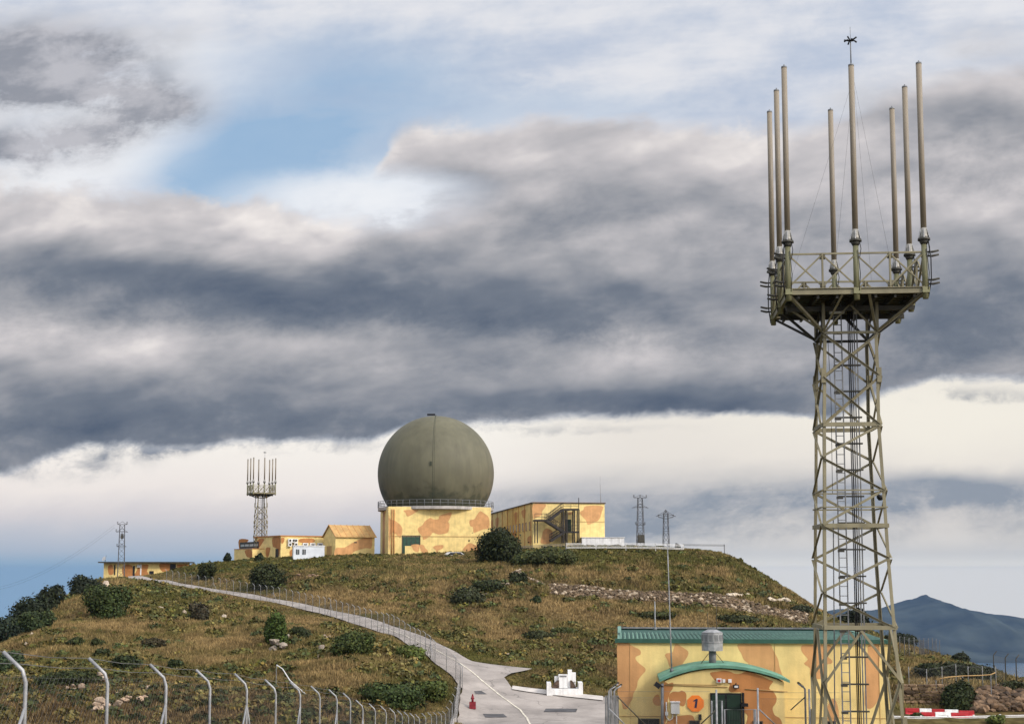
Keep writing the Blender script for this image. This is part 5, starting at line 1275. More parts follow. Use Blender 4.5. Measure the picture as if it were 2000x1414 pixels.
# white car by the radome block
q = at(891, 1086, 217); cz = q.z - .85
car = empty('parked_car', (q.x, q.y, cz), 'white parked car half hidden by the crest below the radome block', 'car')
mb = MB(); ca, cb_ = rotax(18); CW = lambda x, y, z: Vector((q.x, q.y, cz)) + ca * x + cb_ * y + UZ * z
pr = [(-2.1, .35), (2.1, .35), (2.1, .85), (1.95, .95), (1.2, 1.02), (.6, 1.48), (-1.3, 1.5), (-1.95, 1.05), (-2.1, .9)]
mb.prism([CW(x, -.85, z) for x, z in pr], cb_ * 1.7, M_white); mb.build('body', car)
mb = MB(); mb.prism([CW(x, -.87, z) for x, z in ((1.0, 1.05), (.5, 1.42), (-1.2, 1.42), (-1.7, 1.07))], cb_ * 1.74, M_glass); mb.build('window', car)
for x in (-1.3, 1.3):
    for y in (-.86, .72): mb = MB(); mb.tube([CW(x, y, .33), CW(x, y + .16, .33)], .33, M_black, 14); mb.build('wheel', car)

# ------------------------------------------------------------------ monument, hydrant, barriers
mg = at(1103, 1352, 113.5); mz = hz(mg.x, mg.y); 
mon = empty('monument', (mg.x, mg.y, mz), 'white stepped stone monument with a plaque on the grass island at the junction', 'monument')
kk = 113.5 / F
def M_(px, py, y=0): p = at(px, py, mg.y + y); return p
mb = MB()
def mbx(px0, px1, py0, py1, y0, y1, m=M_white):
    a = at(px0, py0, mg.y); b = at(px1, py1, mg.y); mb.box(((a.x + b.x) / 2, mg.y + (y0 + y1) / 2, (a.z + b.z) / 2), (b.x - a.x, y1 - y0, a.z - b.z), m)
mbx(1067.5, 1137.5, 1343, 1356, -.9, .9); mbx(1067.7, 1076, 1332, 1343, -.9, .9); mbx(1129, 1137.3, 1331.5, 1343, -.9, .9); mb.build('plinth', mon)
mb = MB(); mbx(1083, 1089, 1320, 1330, -.2, .3); 
a0 = [at(*p, mg.y - .45) for p in ((1091, 1343), (1091, 1317), (1109, 1317), (1108.5, 1343))]; mb.prism(a0, Vector((0, .6, 0)), M_white)
mbx(1108.8, 1117, 1307.5, 1343, -.3, .35); mbx(1117, 1124.5, 1313, 1330, -.3, .35); mbx(1083, 1090, 1320, 1343, -.1, .4); mbx(1117, 1124.5, 1330, 1343, -.1, .3)
mb.build('block', mon)
mb = MB(); a = at(1093, 1318.6, mg.y - .46); b = at(1106.5, 1321.6, mg.y - .46); mb.box(((a.x + b.x) / 2, mg.y - .46, (a.z + b.z) / 2), (b.x - a.x, .03, a.z - b.z), M_galvd); mb.build('plaque', mon)
M_brs = mat('dark_brown_stone', (.10, .065, .045), .9, .25, 4)
for s, (x0, x1) in ((-1, (1077.5, 1092)), (1, (1114, 1125.5))):
    mb = MB(); n_a = 7; pl = []
    for i in range(n_a + 1):
        t = i / n_a; xx = (x0 if s < 0 else x1) + (x1 - x0) * t * (1 if s < 0 else -1); pl.append(at(xx, 1343 - 15 * math.sin(t * math.pi * .55), mg.y - .5))
    pl += [at(x1 if s < 0 else x0, 1343, mg.y - .5)]
    mb.prism(pl, Vector((0, .25, 0)), M_brs); mb.build('stone_wing', mon)
hq = hit_road(923, 1384); hzv = hq[2]
hy = empty('red_hydrant', hq, 'red hydrant with a square base on the road beside the kerb wall', 'hydrant')
u_ = hq[1] / F; B = Vector(hq)
mb = MB(); mb.box(B + UZ * u_ * 6.5, (12.5 * u_, 9 * u_, 13.5 * u_), M_hyd); mb.build('base', hy)
mb = MB(); mb.tube([B + UZ * u_ * 13, B + UZ * u_ * 17, B + UZ * u_ * 18.5, B + UZ * u_ * 24], [2.3 * u_, 2.1 * u_, 2.9 * u_, 2.4 * u_], M_hyd, 12); mb.tube([B + UZ * u_ * 24, B + UZ * u_ * 28], [1.7 * u_, 1.0 * u_], M_hyd, 10); mb.tube([B + UZ * u_ * 20 - Vector((3.6 * u_, 0, 0)), B + UZ * u_ * 20 + Vector((3.6 * u_, 0, 0))], 1.1 * u_, M_hyd, 8); mb.build('barrel', hy)
# plastic barriers
def barrier(px0, px1, pyt, pyb, Y, m, label, dy=0.0):
    a = at(px0, pyb, Y); b = at(px1, pyb, Y + dy); h = zat(pyt, Y) - a.z; d = (b - a); d.z = 0; L = d.length; d.normalize(); nn = Vector((d.y, -d.x, 0))
    root = empty('road_barrier', tuple(a), label, 'road barrier', 'red and white plastic road barriers'); mb = MB()
    pf = [(-.25, 0), (.25, 0), (.25, h * .18), (.12, h * .45), (.09, h), (-.09, h), (-.12, h * .45), (-.25, h * .18)]
    mb.prism([a + d * .01 + nn * x + UZ * z for x, z in pf], d * (L - .03), m); mb.build('shell', root)
    mb = MB(); mb.box(a + d * (L * .5) + nn * .13 + UZ * h * .6, (L * .55, .04, h * .16), m, (d, nn, UZ)); mb.build('rib', root)
    return root
BG = [(1768, 1796, 1382, 1392, M_red, 'red barrier at the left end of the back row, by the tower leg'), (1796, 1820, 1383, 1392, M_white, 'white barrier in the back row next to the leftmost red one'), (1820, 1845, 1384, 1393, M_red, 'red barrier in the middle of the back row'),
      (1845, 1872, 1385, 1394, M_white, 'white barrier right of the middle red one in the back row'), (1872, 1903, 1387, 1395, M_red, 'red barrier at the right end of the back row')]
for i, (a, b, t, bo, m, lb) in enumerate(BG): barrier(a, b, t, bo + 5, 95.5 - i * .12, m, lb, -.1)
FGB = [(1798, 1826, 1390, 1397, M_red, 'red barrier at the left end of the front row behind the guardrail'), (1826, 1857, 1390, 1397, M_white, 'white barrier in the middle of the front row'), (1857, 1893, 1391, 1397, M_red, 'red barrier at the right end of the front row')]
for a, b, t, bo, m, lb in FGB: barrier(a, b, t, bo + 5, 93.0, m, lb)

# ------------------------------------------------------------------ stones
def stone_vs(c, r, fl=.7, seed=0, stretch=1.0):
    rg_ = np.random.default_rng(seed); 
    return rg_
_bm = bmesh.new(); bmesh.ops.create_icosphere(_bm, subdivisions=1, radius=1.0); ICO_V = np.array([v_.co[:] for v_ in _bm.verts]); ICO_F = np.array([[v_.index for v_ in f.verts] for f in _bm.faces]); _bm.free()
_bm = bmesh.new(); bmesh.ops.create_icosphere(_bm, subdivisions=3, radius=1.0); ICO3_V = np.array([v_.co[:] for v_ in _bm.verts]); ICO3_F = np.array([[v_.index for v_ in f.verts] for f in _bm.faces]); _bm.free()
def stones_mesh(name, pos, size, colr, flat=(1, 1, .7), seed=1, hi=False, origin=None, blocky=0.0):
    g = np.random.default_rng(seed); IV, IF = (ICO3_V, ICO3_F) if hi else (ICO_V, ICO_F)
    n = len(pos); V = []; Cc = []
    for i in range(n):
        d = IV.copy()
        if hi:
            k = g.random(3) * 50
            f = 1 + .9 * (fbm(d[:, 0] * 1.6 + k[0], d[:, 1] * 1.6 + d[:, 2] * 1.9 + k[1], 4) - .5) + .5 * (np.abs(fbm(d[:, 2] * 2.2 + k[2], d[:, 0] * 2.2 - d[:, 1], 3) - .5))
            d = d * f[:, None]
            # chip flat faces
            for _ in range(9):
                nn = g.normal(size=3); nn /= np.linalg.norm(nn); h = .62 + .3 * g.random(); t = d @ nn - h; d = d - np.maximum(t, 0)[:, None] * nn
        else:
            d = d * (1 + g.uniform(-.28, .28, (len(d), 1)))
            if blocky: d = np.sign(d) * np.abs(d) ** (1 - blocky)
        a = g.uniform(0, 6.28); ca_, sa_ = math.cos(a) , math.sin(a)
        d = d * (np.array(flat) * g.uniform(.75, 1.25, 3)) * size[i]
        if not blocky: d = np.column_stack([d[:, 0] * ca_ - d[:, 1] * sa_, d[:, 0] * sa_ + d[:, 1] * ca_, d[:, 2]])
        V.append((d + pos[i])[IF]); Cc.append(np.repeat(colr[i][None], len(IF), 0) * g.uniform(.85, 1.15, (len(IF), 1)))
    V = np.concatenate(V); Cc = np.concatenate(Cc)
    o = tri_mesh(name, V, Cc, M_rock, origin=tuple(origin if origin is not None else V.reshape(-1, 3).min(0) * 0 + V.reshape(-1, 3).mean(0)))
    return o
def rock(px, py, w, h, label, colr=(1.0, .92, .85), seed=0, group='pale rocks on the slope', n=1):
    p = hit(px, py); s = p.y / F; g = np.random.default_rng(seed + 100)
    pos = []; sz = []
    if n == 1: pos = [(p.x, p.y, p.z + h * s * .3)]; sz = [1.0]; fl = (w * s / 2, w * s / 2.4, h * s / 1.5)
    else:
        fl = (1.25, 1.0, .75)
        for i in range(n):
            x = p.x + g.uniform(-.5, .5) * w * s; y = p.y + g.uniform(-.6, .8); pos.append((x, y, hz(x, y) + .1 + g.random() * h * s * .5)); sz.append(min(w, h) * s * g.uniform(.14, .34))
    o = stones_mesh('rock', np.array(pos), sz, np.array([colr] * len(pos)) * (1 if n == 1 else 1), fl, seed, True, (p.x, p.y, p.z))
    tag(o, label, 'rock', group)
rock(208, 1149, 15, 15, 'big white boulder standing above the round bush near the far house', (1.35, 1.25, 1.15), 1)
rock(246, 1187, 8, 6, 'small grey rock at the right foot of the round bush', (.8, .8, .8), 2)
rock(325, 1162, 9, 6, 'grey rock under the road left of the pale stones', (.75, .75, .75), 3)
rock(256, 1176, 8, 5, 'low grey rock right of the round bush, upper one', (.75, .72, .7), 4)
rock(314, 1190, 15, 6, 'flat pale rock in the middle of the left slope', (1.1, 1.05, 1), 5)
rock(360, 1198, 10, 6, 'small rounded rock left of the dry grey bush', (.85, .78, .7), 6)
rock(438, 1209, 11, 9, 'pale rock right of the dry grey bush', (1, .95, .9), 7)
rock(62, 1243, 8, 6, 'small rock on the left edge of the slope', (1, .92, .82), 8)
rock(52, 1260, 9, 6, 'pale rock beside the dark thicket at far left', (1, .92, .82), 9)
rock(290, 1352, 16, 12, 'pale rock above the broken outcrop', (1, .85, .72), 10)
rock(262, 1374, 52, 22, 'broken tan outcrop between the second and third fence posts', (1.05, .85, .70), 11, n=9)
rock(205, 1395, 44, 34, 'jagged tan outcrop left of the second fence post', (.95, .8, .68), 12, n=9)
rock(190, 1335, 22, 32, 'upright pale outcrop behind the second fence post', (1.05, .95, .85), 13, n=6)
rock(232, 1356, 16, 14, 'tan rocks just right of the second fence post', (.95, .82, .7), 14, n=4)
rock(150, 1352, 30, 20, 'dark brown rocks low between the first two fence posts', (.6, .5, .42), 15, n=6)
rock(372, 1340, 12, 9, 'pale rock left of the fourth fence post', (1, .88, .75), 16)
rock(545, 1272, 26, 34, 'grey slab outcrop at the foot of the tall green bush', (.72, .68, .64), 17, n=7)
rock(562, 1248, 14, 12, 'grey boulder under the tall green bush', (.7, .68, .66), 18)
rock(628, 1272, 18, 14, 'grey rock in the middle of the mound right of the slab outcrop', (.62, .58, .56), 19)
rock(632, 1248, 22, 12, 'pale split rocks below the road on the mound', (.9, .8, .74), 20, n=4)
rock(622, 1288, 9, 10, 'small upright pale rock below the grey rock on the mound', (.95, .88, .78), 21)
rock(1008, 1122, 24, 16, 'pale rocks at the upper end of the dry stone wall', (.9, .82, .72), 22, n=6)
rock(963, 1153, 24, 12, 'grey rocks in scrub under the big round bush', (.7, .66, .62), 23, n=5)
rock(920, 1180, 22, 12, 'grey rocks in the scrub above the road bend', (.6, .58, .56), 24, n=4)
rock(975, 1146, 40, 14, 'broken grey outcrop between the curved wall and the round bush', (.55, .5, .45), 44, n=9)
rock(938, 1168, 36, 14, 'dark grey outcrop in the scrub on the middle slope', (.5, .46, .43), 45, n=8)
rock(600, 1128, 40, 12, 'reddish stones in the bank below the flat roofed block', (.6, .45, .36), 46, n=9)
rock(1080, 1232, 12, 6, 'grey rock above the grass island', (.7, .68, .66), 25)
rock(992, 1284, 18, 8, 'low pale rock at the edge of the branch road', (.95, .85, .75), 26)
rock(1972, 1340, 12, 7, 'pale rock on top of the rubble bank at right', (1, .95, .9), 27)

# terrace wall of loose stones
pos = []; sz = []; cl_ = []; g = np.random.default_rng(5)
TU = [(1072, 1141), (1150, 1142), (1250, 1145), (1330, 1150), (1420, 1160), (1500, 1178), (1580, 1198)]; TL = [(1072, 1162), (1150, 1166), (1250, 1170), (1330, 1178), (1420, 1190), (1500, 1207), (1580, 1222)]
for i in range(3800):
    px = 1072 + 508 * g.random(); t = g.random(); yu = np.interp(px, [a for a, b in TU], [b for a, b in TU]); yl = np.interp(px, [a for a, b in TL], [b for a, b in TL])
    if t > .75 and g.random() < .5: continue
    pos.append((px, yu + (yl - yu) * t))
Pp = []
for px, py in pos:
    Y = np.interp(py, [np.interp(px, [a for a, b in TU], [b for a, b in TU]), np.interp(px, [a for a, b in TL], [b for a, b in TL])], [183 - .02 * (px - 1072) * .5, 176 - .02 * (px - 1072) * .5])
    p = at(px, py, Y); Pp.append((p.x, p.y))
Pp = np.array(Pp); zz = height(Pp[:, 0], Pp[:, 1]) + g.uniform(.0, .22, len(Pp)); P3 = np.column_stack([Pp, zz])
big = g.random(len(P3)); white = (g.random(len(P3)) < .05)
sz = np.where(white, g.uniform(.18, .36, len(P3)), g.uniform(.10, .26, len(P3)))
ccol = np.where(white[:, None], np.array((.95, .87, .75)), np.array((.36, .285, .20)) * g.uniform(.45, 1.3, (len(P3), 1)))
sz = sz * 1.0
o = stones_mesh('dry_stone_terrace', P3, sz, ccol, (1.1, 1, .8), 6, origin=(28, 180, float(zz.min()))); tag(o, 'long loose terrace wall of brown and white stones across the hillside', 'stone wall')
for i, (a, b, lb) in enumerate(((1427, 1166, 'big white stone in the row on the middle of the terrace wall'), (1508, 1176, 'big white stone in the heap on the right part of the terrace wall'))):
    ps = []
    for k in range(9):
        q = hit(a + k * 4.6 - 4, b + g.uniform(-2, 2)); ps.append((q.x, q.y, q.z + .25))
    for k, q in enumerate(ps):
        o = stones_mesh('white_stone', np.array([q]), [g.uniform(.26, .44)], np.array([(1.25, 1.2, 1.1)]), (1.2, 1, .8), 300 + i * 20 + k, origin=q); tag(o, lb, 'stone', ('white stones in the middle of the terrace wall', 'white stones on the right of the terrace wall')[i])
# curved wall end at its left
mb = MB(); ws = [at(*p) for p in ((1003, 1118, 191), (1025, 1124, 188), (1045, 1132, 186), (1060, 1139, 184), (1070, 1146, 182.5))]
ps = []; cs = []; ss = []
for i in range(len(ws) - 1):
    for k in range(16):
        t = k / 16; p = ws[i].lerp(ws[i + 1], t)
        for r_i in range(4):
            z = p.z - .12 - r_i * .34; ps.append((p.x + g.uniform(-.1, .1), p.y - .05 * r_i, z)); ss.append(g.uniform(.17, .26)); cs.append(np.array((.36, .32, .28)) * g.uniform(.4, 1.2) if r_i else np.array((.85, .75, .66)))
o = stones_mesh('stone_wall', np.array(ps), ss, np.array(cs), (1.3, 1, .8), 8, origin=ps[0]); tag(o, 'short dark curved stone wall at the left end of the terrace stones', 'stone wall')
# coursed wall and rubble bank at lower right
ps = []; ss = []; cs = []
zb0 = hz(at(1800, 1380, 101.5).x, 101.5) - .2
for r_i in range(7):
    x = at(1750, 1380, 101.5).x
    while x < at(1846, 1380, 101.5).x:
        w = g.uniform(.16, .34); ps.append((x + w, 101.5 + g.uniform(-.05, .05), zb0 + .14 + r_i * .24)); ss.append(w); cs.append(np.array((.46, .35, .25)) * g.uniform(.4, 1.3)); x += w * 2.0
o = stones_mesh('dry_stone_wall', np.array(ps), ss, np.array(cs), (1.15, .8, .42), 9, origin=ps[0], blocky=.5); tag(o, 'coursed brown dry stone wall behind the red barriers beside the tower leg', 'stone wall')
ps = []
for i in range(520):
    px = g.uniform(1895, 2060); py = g.uniform(1348 + max(0, (1930 - px)) * .7, 1392); q = hit(px, py, 60, 140); ps.append((q.x, q.y, q.z + g.uniform(.05, .35)))
ps = np.array(ps); o = stones_mesh('rubble_bank', ps, g.uniform(.12, .48, len(ps)), np.array([np.array((.38, .275, .19)) * g.uniform(.3, 1.4) for _ in ps]), (1.2, .8, .75), 10, origin=ps.mean(0)); tag(o, 'steep bank of brown rubble at the lower right edge', 'rubble bank')

# ------------------------------------------------------------------ bushes
def leaf_cloud(n, g, leaf, lumps=9, squash=1.0):
    """leaf faces through a lumpy crown of radius about 1, base at z = 0"""
    cs = []; rs = []
    for i in range(lumps):
        a = g.uniform(0, 6.28); r = g.uniform(0, .62); z = g.uniform(.25, 1.15); cs.append((r * math.cos(a), r * math.sin(a), z)); rs.append(g.uniform(.30, .52))
    cs.append((0, 0, .55)); rs.append(.72); cs = np.array(cs); rs = np.array(rs)
    k = g.choice(len(cs), n, p=rs ** 2 / (rs ** 2).sum())
    d = g.normal(size=(n, 3)); d /= np.linalg.norm(d, axis=1)[:, None]
    rr = rs[k] * (g.random(n) ** .16) * (1 + .07 * g.normal(size=n) + .22 * np.abs(g.normal(size=n)) * (g.random(n) < .12))
    p = cs[k] + d * rr[:, None]; p[:, 2] = np.abs(p[:, 2])
    return p, d
def leaves(p, d, size, g, cbase, cvar=.25, hi=(1.3, 1.35, 1.05)):
    n = len(p)
    nrm = d + g.normal(size=(n, 3)) * .55; nrm /= np.linalg.norm(nrm, axis=1)[:, None]
    r = g.normal(size=(n, 3)); t = np.cross(nrm, r); t /= np.linalg.norm(t, axis=1)[:, None]; b = np.cross(nrm, t)
    s = size * g.uniform(.6, 1.4, n)[:, None]
    V = np.stack([p - t * s * .5, p + b * s * .55, p + t * s * .5, p - b * s * .55], 1)
    cl_ = np.array(cbase)[None] * (1 + cvar * g.normal(size=(n, 1))).clip(.3, 2)
    hue = g.random(n) < .25; cl_[hue] = cl_[hue] * np.array((1.25, 1.05, .9))
    lt = g.random(n) < .18; cl_[lt] = cl_[lt] * np.array(hi)
    return V, cl_
BUSH = {}
def bush(px, py, w, h, label, colr=DARKG, seed=0, n=2600, cat='bush', group='dark bushes on the hill', trunk=False, Y=None, lum=9, name='bush', sink=.12):
    n = int(n * 1.5); p = hit(px, py) if Y is None else None
    if Y is not None: q = at(px, py, Y); p = Vector((q.x, q.y, hz(q.x, q.y)))
    s = p.y / F; g = np.random.default_rng(seed + 500)
    c_, d = leaf_cloud(n, g, 1, lum)
    zmax = np.percentile(c_[:, 2], 98.5); xm = np.percentile(np.abs(c_[:, 0]), 98)
    sc3 = np.array((w * s / 2 / xm, w * s / 2 / xm, h * s / zmax))
    c_ = c_ * sc3; V, cl_ = leaves(c_, d, 2.6 * s * (1 if w < 50 else 1.2) + .06, g, colr)
    V = V + np.array((p.x, p.y, p.z - h * s * sink))
    # twiggy stems inside the crown
    root = empty(name, (p.x, p.y, p.z), label, cat, group)
    f = tri_mesh('foliage', V, cl_, M_leaf, parent=root, origin=(p.x, p.y, p.z))
    mb = MB()
    for i in range(5):
        a = i * 1.26 + seed; e = Vector((math.cos(a), math.sin(a), 0)) * w * s * .22
        mb.tube([Vector(p) - UZ * .2, Vector(p) + e * .4 + UZ * h * s * .3, Vector(p) + e + UZ * h * s * .62], [.05 * w * s * .3 + .01, .03 * w * s * .3 + .008, .01], M_bark, 5)
    mb.build('stem', root)
    return root
BR = bush
BR(970, 1101, 86, 64, 'big round dark bush on the crest between the radome block and the long building', (.026, .032, .012), seed=1, n=6500, Y=204, lum=8)
BR(211, 1206, 74, 64, 'big round bush under the white boulder on the left slope', (.036, .050, .015), seed=2, n=5200, lum=11)
BR(522, 1152, 66, 52, 'dark spreading bush just above the road on the upper slope', seed=3, n=4200)
BR(403, 1131, 34, 34, 'small round dark bush above the start of the road', seed=4, n=1800)
BR(541, 1262, 46, 66, 'tall green bush growing on the mound below the road', (.05, .075, .018), seed=5, n=3600)
BR(168, 1162, 56, 50, 'dark bush on the left ridge line nearest the low house', (.022, .028, .016), seed=6, n=2600, Y=178)
BR(150, 1172, 26, 22, 'small dark bush on the left ridge under its larger neighbour', (.022, .028, .016), seed=61, n=1400, Y=170)
BR(92, 1214, 54, 54, 'windswept dark bush in the middle of the left ridge line', (.022, .028, .015), seed=7, n=2600, Y=160)
BR(50, 1262, 80, 76, 'dark tree like bush low on the left ridge line', (.022, .03, .016), seed=8, n=3600, Y=152)
BR(8, 1285, 84, 72, 'dark thicket at the left edge of the photo below the sea', (.022, .032, .018), seed=9, n=3600, Y=146)
BR(70, 1278, 66, 40, 'green brush patch below the left ridge trees', (.035, .05, .02), seed=10, n=2400, Y=142)
BR(10, 1296, 64, 40, 'blue green thicket above the first fence post', (.04, .06, .028), seed=11, n=3200, Y=124)
BR(391, 1214, 38, 38, 'dry grey bush on the left slope below the road', (.055, .048, .03), seed=12, n=2000, name='bush')
BR(250, 1306, 54, 26, 'low dark bush above the second fence post', (.03, .04, .016), seed=13, n=2200)
BR(345, 1307, 28, 18, 'low round dark bush right of the third fence post top', (.03, .042, .016), seed=14, n=1200)
BR(196, 1284, 26, 18, 'small dark bush at the tip of the second fence post', (.035, .045, .018), seed=15, n=1100)
BR(130, 1338, 110, 28, 'wide dark scrub behind the first two fence posts', (.03, .038, .014), seed=16, n=4000, lum=14)
BR(300, 1266, 40, 20, 'dark brown heathery scrub in the middle of the left slope', (.045, .038, .02), seed=17, n=1600)
BR(692, 1278, 74, 44, 'wide green bush on the mound under the road', (.05, .066, .02), seed=18, n=4200, lum=12)
BR(590, 1246, 34, 22, 'dark low bush between the tall green bush and the pale split rocks', (.03, .038, .015), seed=19, n=1500)
BR(800, 1286, 60, 26, 'bright green low bush near the fence corner', (.075, .095, .025), seed=20, n=2600)
BR(770, 1378, 110, 44, 'broad dark green bush beyond the lower fence posts', (.04, .058, .018), seed=21, n=5200, lum=14)
BR(838, 1366, 60, 34, 'lighter green bush against the fence beside the junction', (.07, .09, .025), seed=22, n=3000)
BR(908, 1182, 60, 36, 'grey green scrub on the slope above the road bend', (.04, .045, .022), seed=23, n=3000)
BR(948, 1158, 58, 26, 'dark scrub between the grey rocks under the big round bush', (.03, .038, .016), seed=24, n=2400)
BR(1047, 1180, 20, 16, 'small dark bush below the curved stone wall', (.03, .042, .016), seed=25, n=900)
BR(1010, 1140, 34, 22, 'dark bush against the curved stone wall', (.03, .036, .016), seed=26, n=1500)
BR(1090, 1100, 90, 32, 'wide green brush on the crest slope below the outside stair', (.055, .062, .022), seed=27, n=4200, lum=14)
BR(1030, 1102, 60, 26, 'green brush between the big round bush and the guardrail', (.055, .065, .022), seed=28, n=2600)
BR(445, 1095, 14, 18, 'little pointed dark conifer left of the flat roofed block', (.025, .035, .02), seed=29, n=600, Y=224)
BR(508, 1092, 18, 16, 'little dark shrub in front of the flat roofed block door', (.03, .04, .02), seed=30, n=600, Y=221)
BR(1323, 1066, 10, 12, 'tiny dark shrub behind the crest guardrail right of the pylons', (.025, .03, .02), seed=31, n=300, Y=212)
BR(1866, 1388, 62, 54, 'round dark bush between the coursed wall and the rubble bank', (.03, .04, .016), seed=32, n=4200, lum=11)
BR(1842, 1326, 84, 34, 'dark scrub high on the right slope above the round bush', (.03, .036, .016), seed=33, n=3600, lum=12)
BR(1905, 1330, 90, 32, 'dark scrub running along the right ridge towards the sea', (.032, .038, .018), seed=34, n=3600, lum=14)
BR(1878, 1302, 36, 22, 'dark ridge bush above the sea on the right', (.025, .03, .016), seed=35, n=1500, Y=160)
BR(1975, 1350, 60, 18, 'low scrub on the right ridge near the photo edge', (.04, .045, .02), seed=36, n=1800)
BR(1672, 1236, 60, 42, 'dark bushes on the ridge seen through the tower', (.022, .028, .016), seed=37, n=3000, Y=180)
BR(1760, 1272, 56, 24, 'dark bush on the ridge just right of the tower', (.022, .028, .016), seed=38, n=2000, Y=172)
BR(1565, 1196, 40, 12, 'low dark ridge bush left of the tower legs', (.03, .035, .018), seed=39, n=1200)
BR(150, 1262, 30, 16, 'low green bush in the upper left slope', (.04, .05, .018), seed=40, n=1200)
BR(190, 1262, 24, 14, 'small green bush in the left slope below the round bush', (.04, .05, .018), seed=41, n=900)
BR(1105, 1238, 50, 12, 'green low bush above the junction branch', (.05, .06, .02), seed=42, n=1400)
BR(1050, 1246, 60, 14, 'dark low scrub on the slope above the junction', (.035, .04, .016), seed=43, n=1500)
BR(1280, 1206, 70, 12, 'green low scrub under the terrace stones', (.045, .05, .018), seed=44, n=1700)
BR(1440, 1214, 80, 12, 'dark low scrub above the hut roof', (.035, .04, .016), seed=45, n=1700)
BR(1790, 1400, 20, 8, 'tiny weeds at the foot of the lower guardrail', (.05, .06, .02), seed=46, n=400)
BR(1945, 1412, 30, 14, 'bright green weeds growing against the lower guardrail', (.09, .11, .03), seed=47, n=900)

# ------------------------------------------------------------------ grass and scrub
def scatter(n, xr, yr, power=1.0):
    X = g.uniform(*xr, n); Y = g.uniform(*yr, n); return X, Y
def visible_mask(x, y, mg=160):
    uu = 1000 + F * x / np.maximum(y, 5); return (uu > -mg) & (uu < 2000 + mg)
foot = [[L1(-.6, -3.0, 0), L1(HW + .6, -3.0, 0), L1(HW + .6, HD + .5, 0), L1(-.6, HD + .5, 0)], [L2(-.2, -.3, 0), L2(DW + .3, -.3, 0), L2(DW + .3, DW, 0), L2(-.2, DW, 0)], [L3(-.2, -.3, 0), L3(SW + .2, -.3, 0), L3(SW + .2, SD, 0), L3(-.2, SD, 0)],
        [L5(-2.3, -.4, 0), L5(KW, -.4, 0), L5(KW, KD, 0), L5(-2.3, KD, 0)], [L6(0, -.3, 0), L6(LW, -.3, 0), L6(LW, 6, 0), L6(0, 6, 0)]]
def allowed(x, y):
    ok = visible_mask(x, y)
    near = np.zeros(len(x), bool); idx = np.where(ok)[0]
    sd = road_sd(x[idx], y[idx]) ; ok[idx] &= sd > .25
    for f in foot: ok &= ~inside(x, y, [(p.x, p.y) for p in f])
    # gravel yard round the hut and the near road: bare
    ok &= ~((x > -3.6) & (y < 99) & (x < 24))
    ok &= ~((x > 24) & (y < 91))
    # the face of the stone terrace
    uu = 1000 + F * x / np.maximum(y, 5); ok &= ~((uu > 1075) & (uu < 1575) & (y > 175.5 - .01 * (uu - 1072)) & (y < 184 - .01 * (uu - 1072)))
    return ok
def tufts(n, xr, yr, hgt, wid, blades, seed, dens_fn=None):
    gg = np.random.default_rng(seed); x = gg.uniform(*xr, n); y = gg.uniform(*yr, n)
    ok = allowed(x, y); x, y = x[ok], y[ok]
    z = height(x, y); s1, g1, b1_ = cfield(x, y, z)
    n = len(x); c_ = mixcol(s1, g1, b1_)
    green_w = np.exp(7 * g1) / (np.exp(7 * s1) + np.exp(7 * g1) + np.exp(7 * b1_) + 1.6)
    c_ = c_ * gg.uniform(.55, 1.35, (n, 1)) * (.6 + .8 * fbm(x / 1.1 + 7, y / 1.4, 3))[:, None]; sel = gg.random(n) < (.25 * (1 - green_w)); c_[sel] = c_[sel] * .4 + STRAW * gg.uniform(.6, 1.25, (sel.sum(), 1)) * .75
    V = []; Cc = []
    hs_ = hgt * gg.uniform(.4, 1.25, n) * (.75 + .5 * fbm(x / 3, y / 3, 2)) * (.35 + .65 * sstep(road_sd(x, y), .5, 5)) * (1 - .45 * (y > 200))
    for k in range(blades):
        a = gg.uniform(0, 6.28, n); r = gg.uniform(0, .16, n) * (hgt / .5); bx = x + r * np.cos(a); by = y + r * np.sin(a)
        b = gg.uniform(0, 6.28, n); w = wid * gg.uniform(.6, 1.4, n) / 2; lean = gg.uniform(.1, .6, n) * hs_; la = gg.uniform(0, 6.28, n); h = hs_ * gg.uniform(.5, 1.1, n)
        p0 = np.stack([bx - w * np.cos(b), by - w * np.sin(b), z - .05], -1); p1 = np.stack([bx + w * np.cos(b), by + w * np.sin(b), z - .05], -1); p2 = np.stack([bx + lean * np.cos(la), by + lean * np.sin(la), z + h], -1)
        V.append(np.stack([p0, p1, p2], 1)); Cc.append(c_ * gg.uniform(.8, 1.2, (n, 1)))
    return np.concatenate(V), np.concatenate(Cc)
V1, C1 = tufts(150000, (-62, 5), (78, 150), .34, .085, 4, 1)
V2, C2 = tufts(150000, (-75, 75), (100, 180), .38, .11, 4, 2)
V3, C3 = tufts(170000, (-92, 90), (165, 232), .50, .15, 4, 3)
VV = np.concatenate([V1, V2, V3]); CC_ = np.concatenate([C1, C2, C3])
gr = tri_mesh('grass', VV, CC_, M_grass); tag(gr, 'dry straw coloured and green grass covering the hillside', 'grass', kind='stuff')
print('grass faces', len(VV))
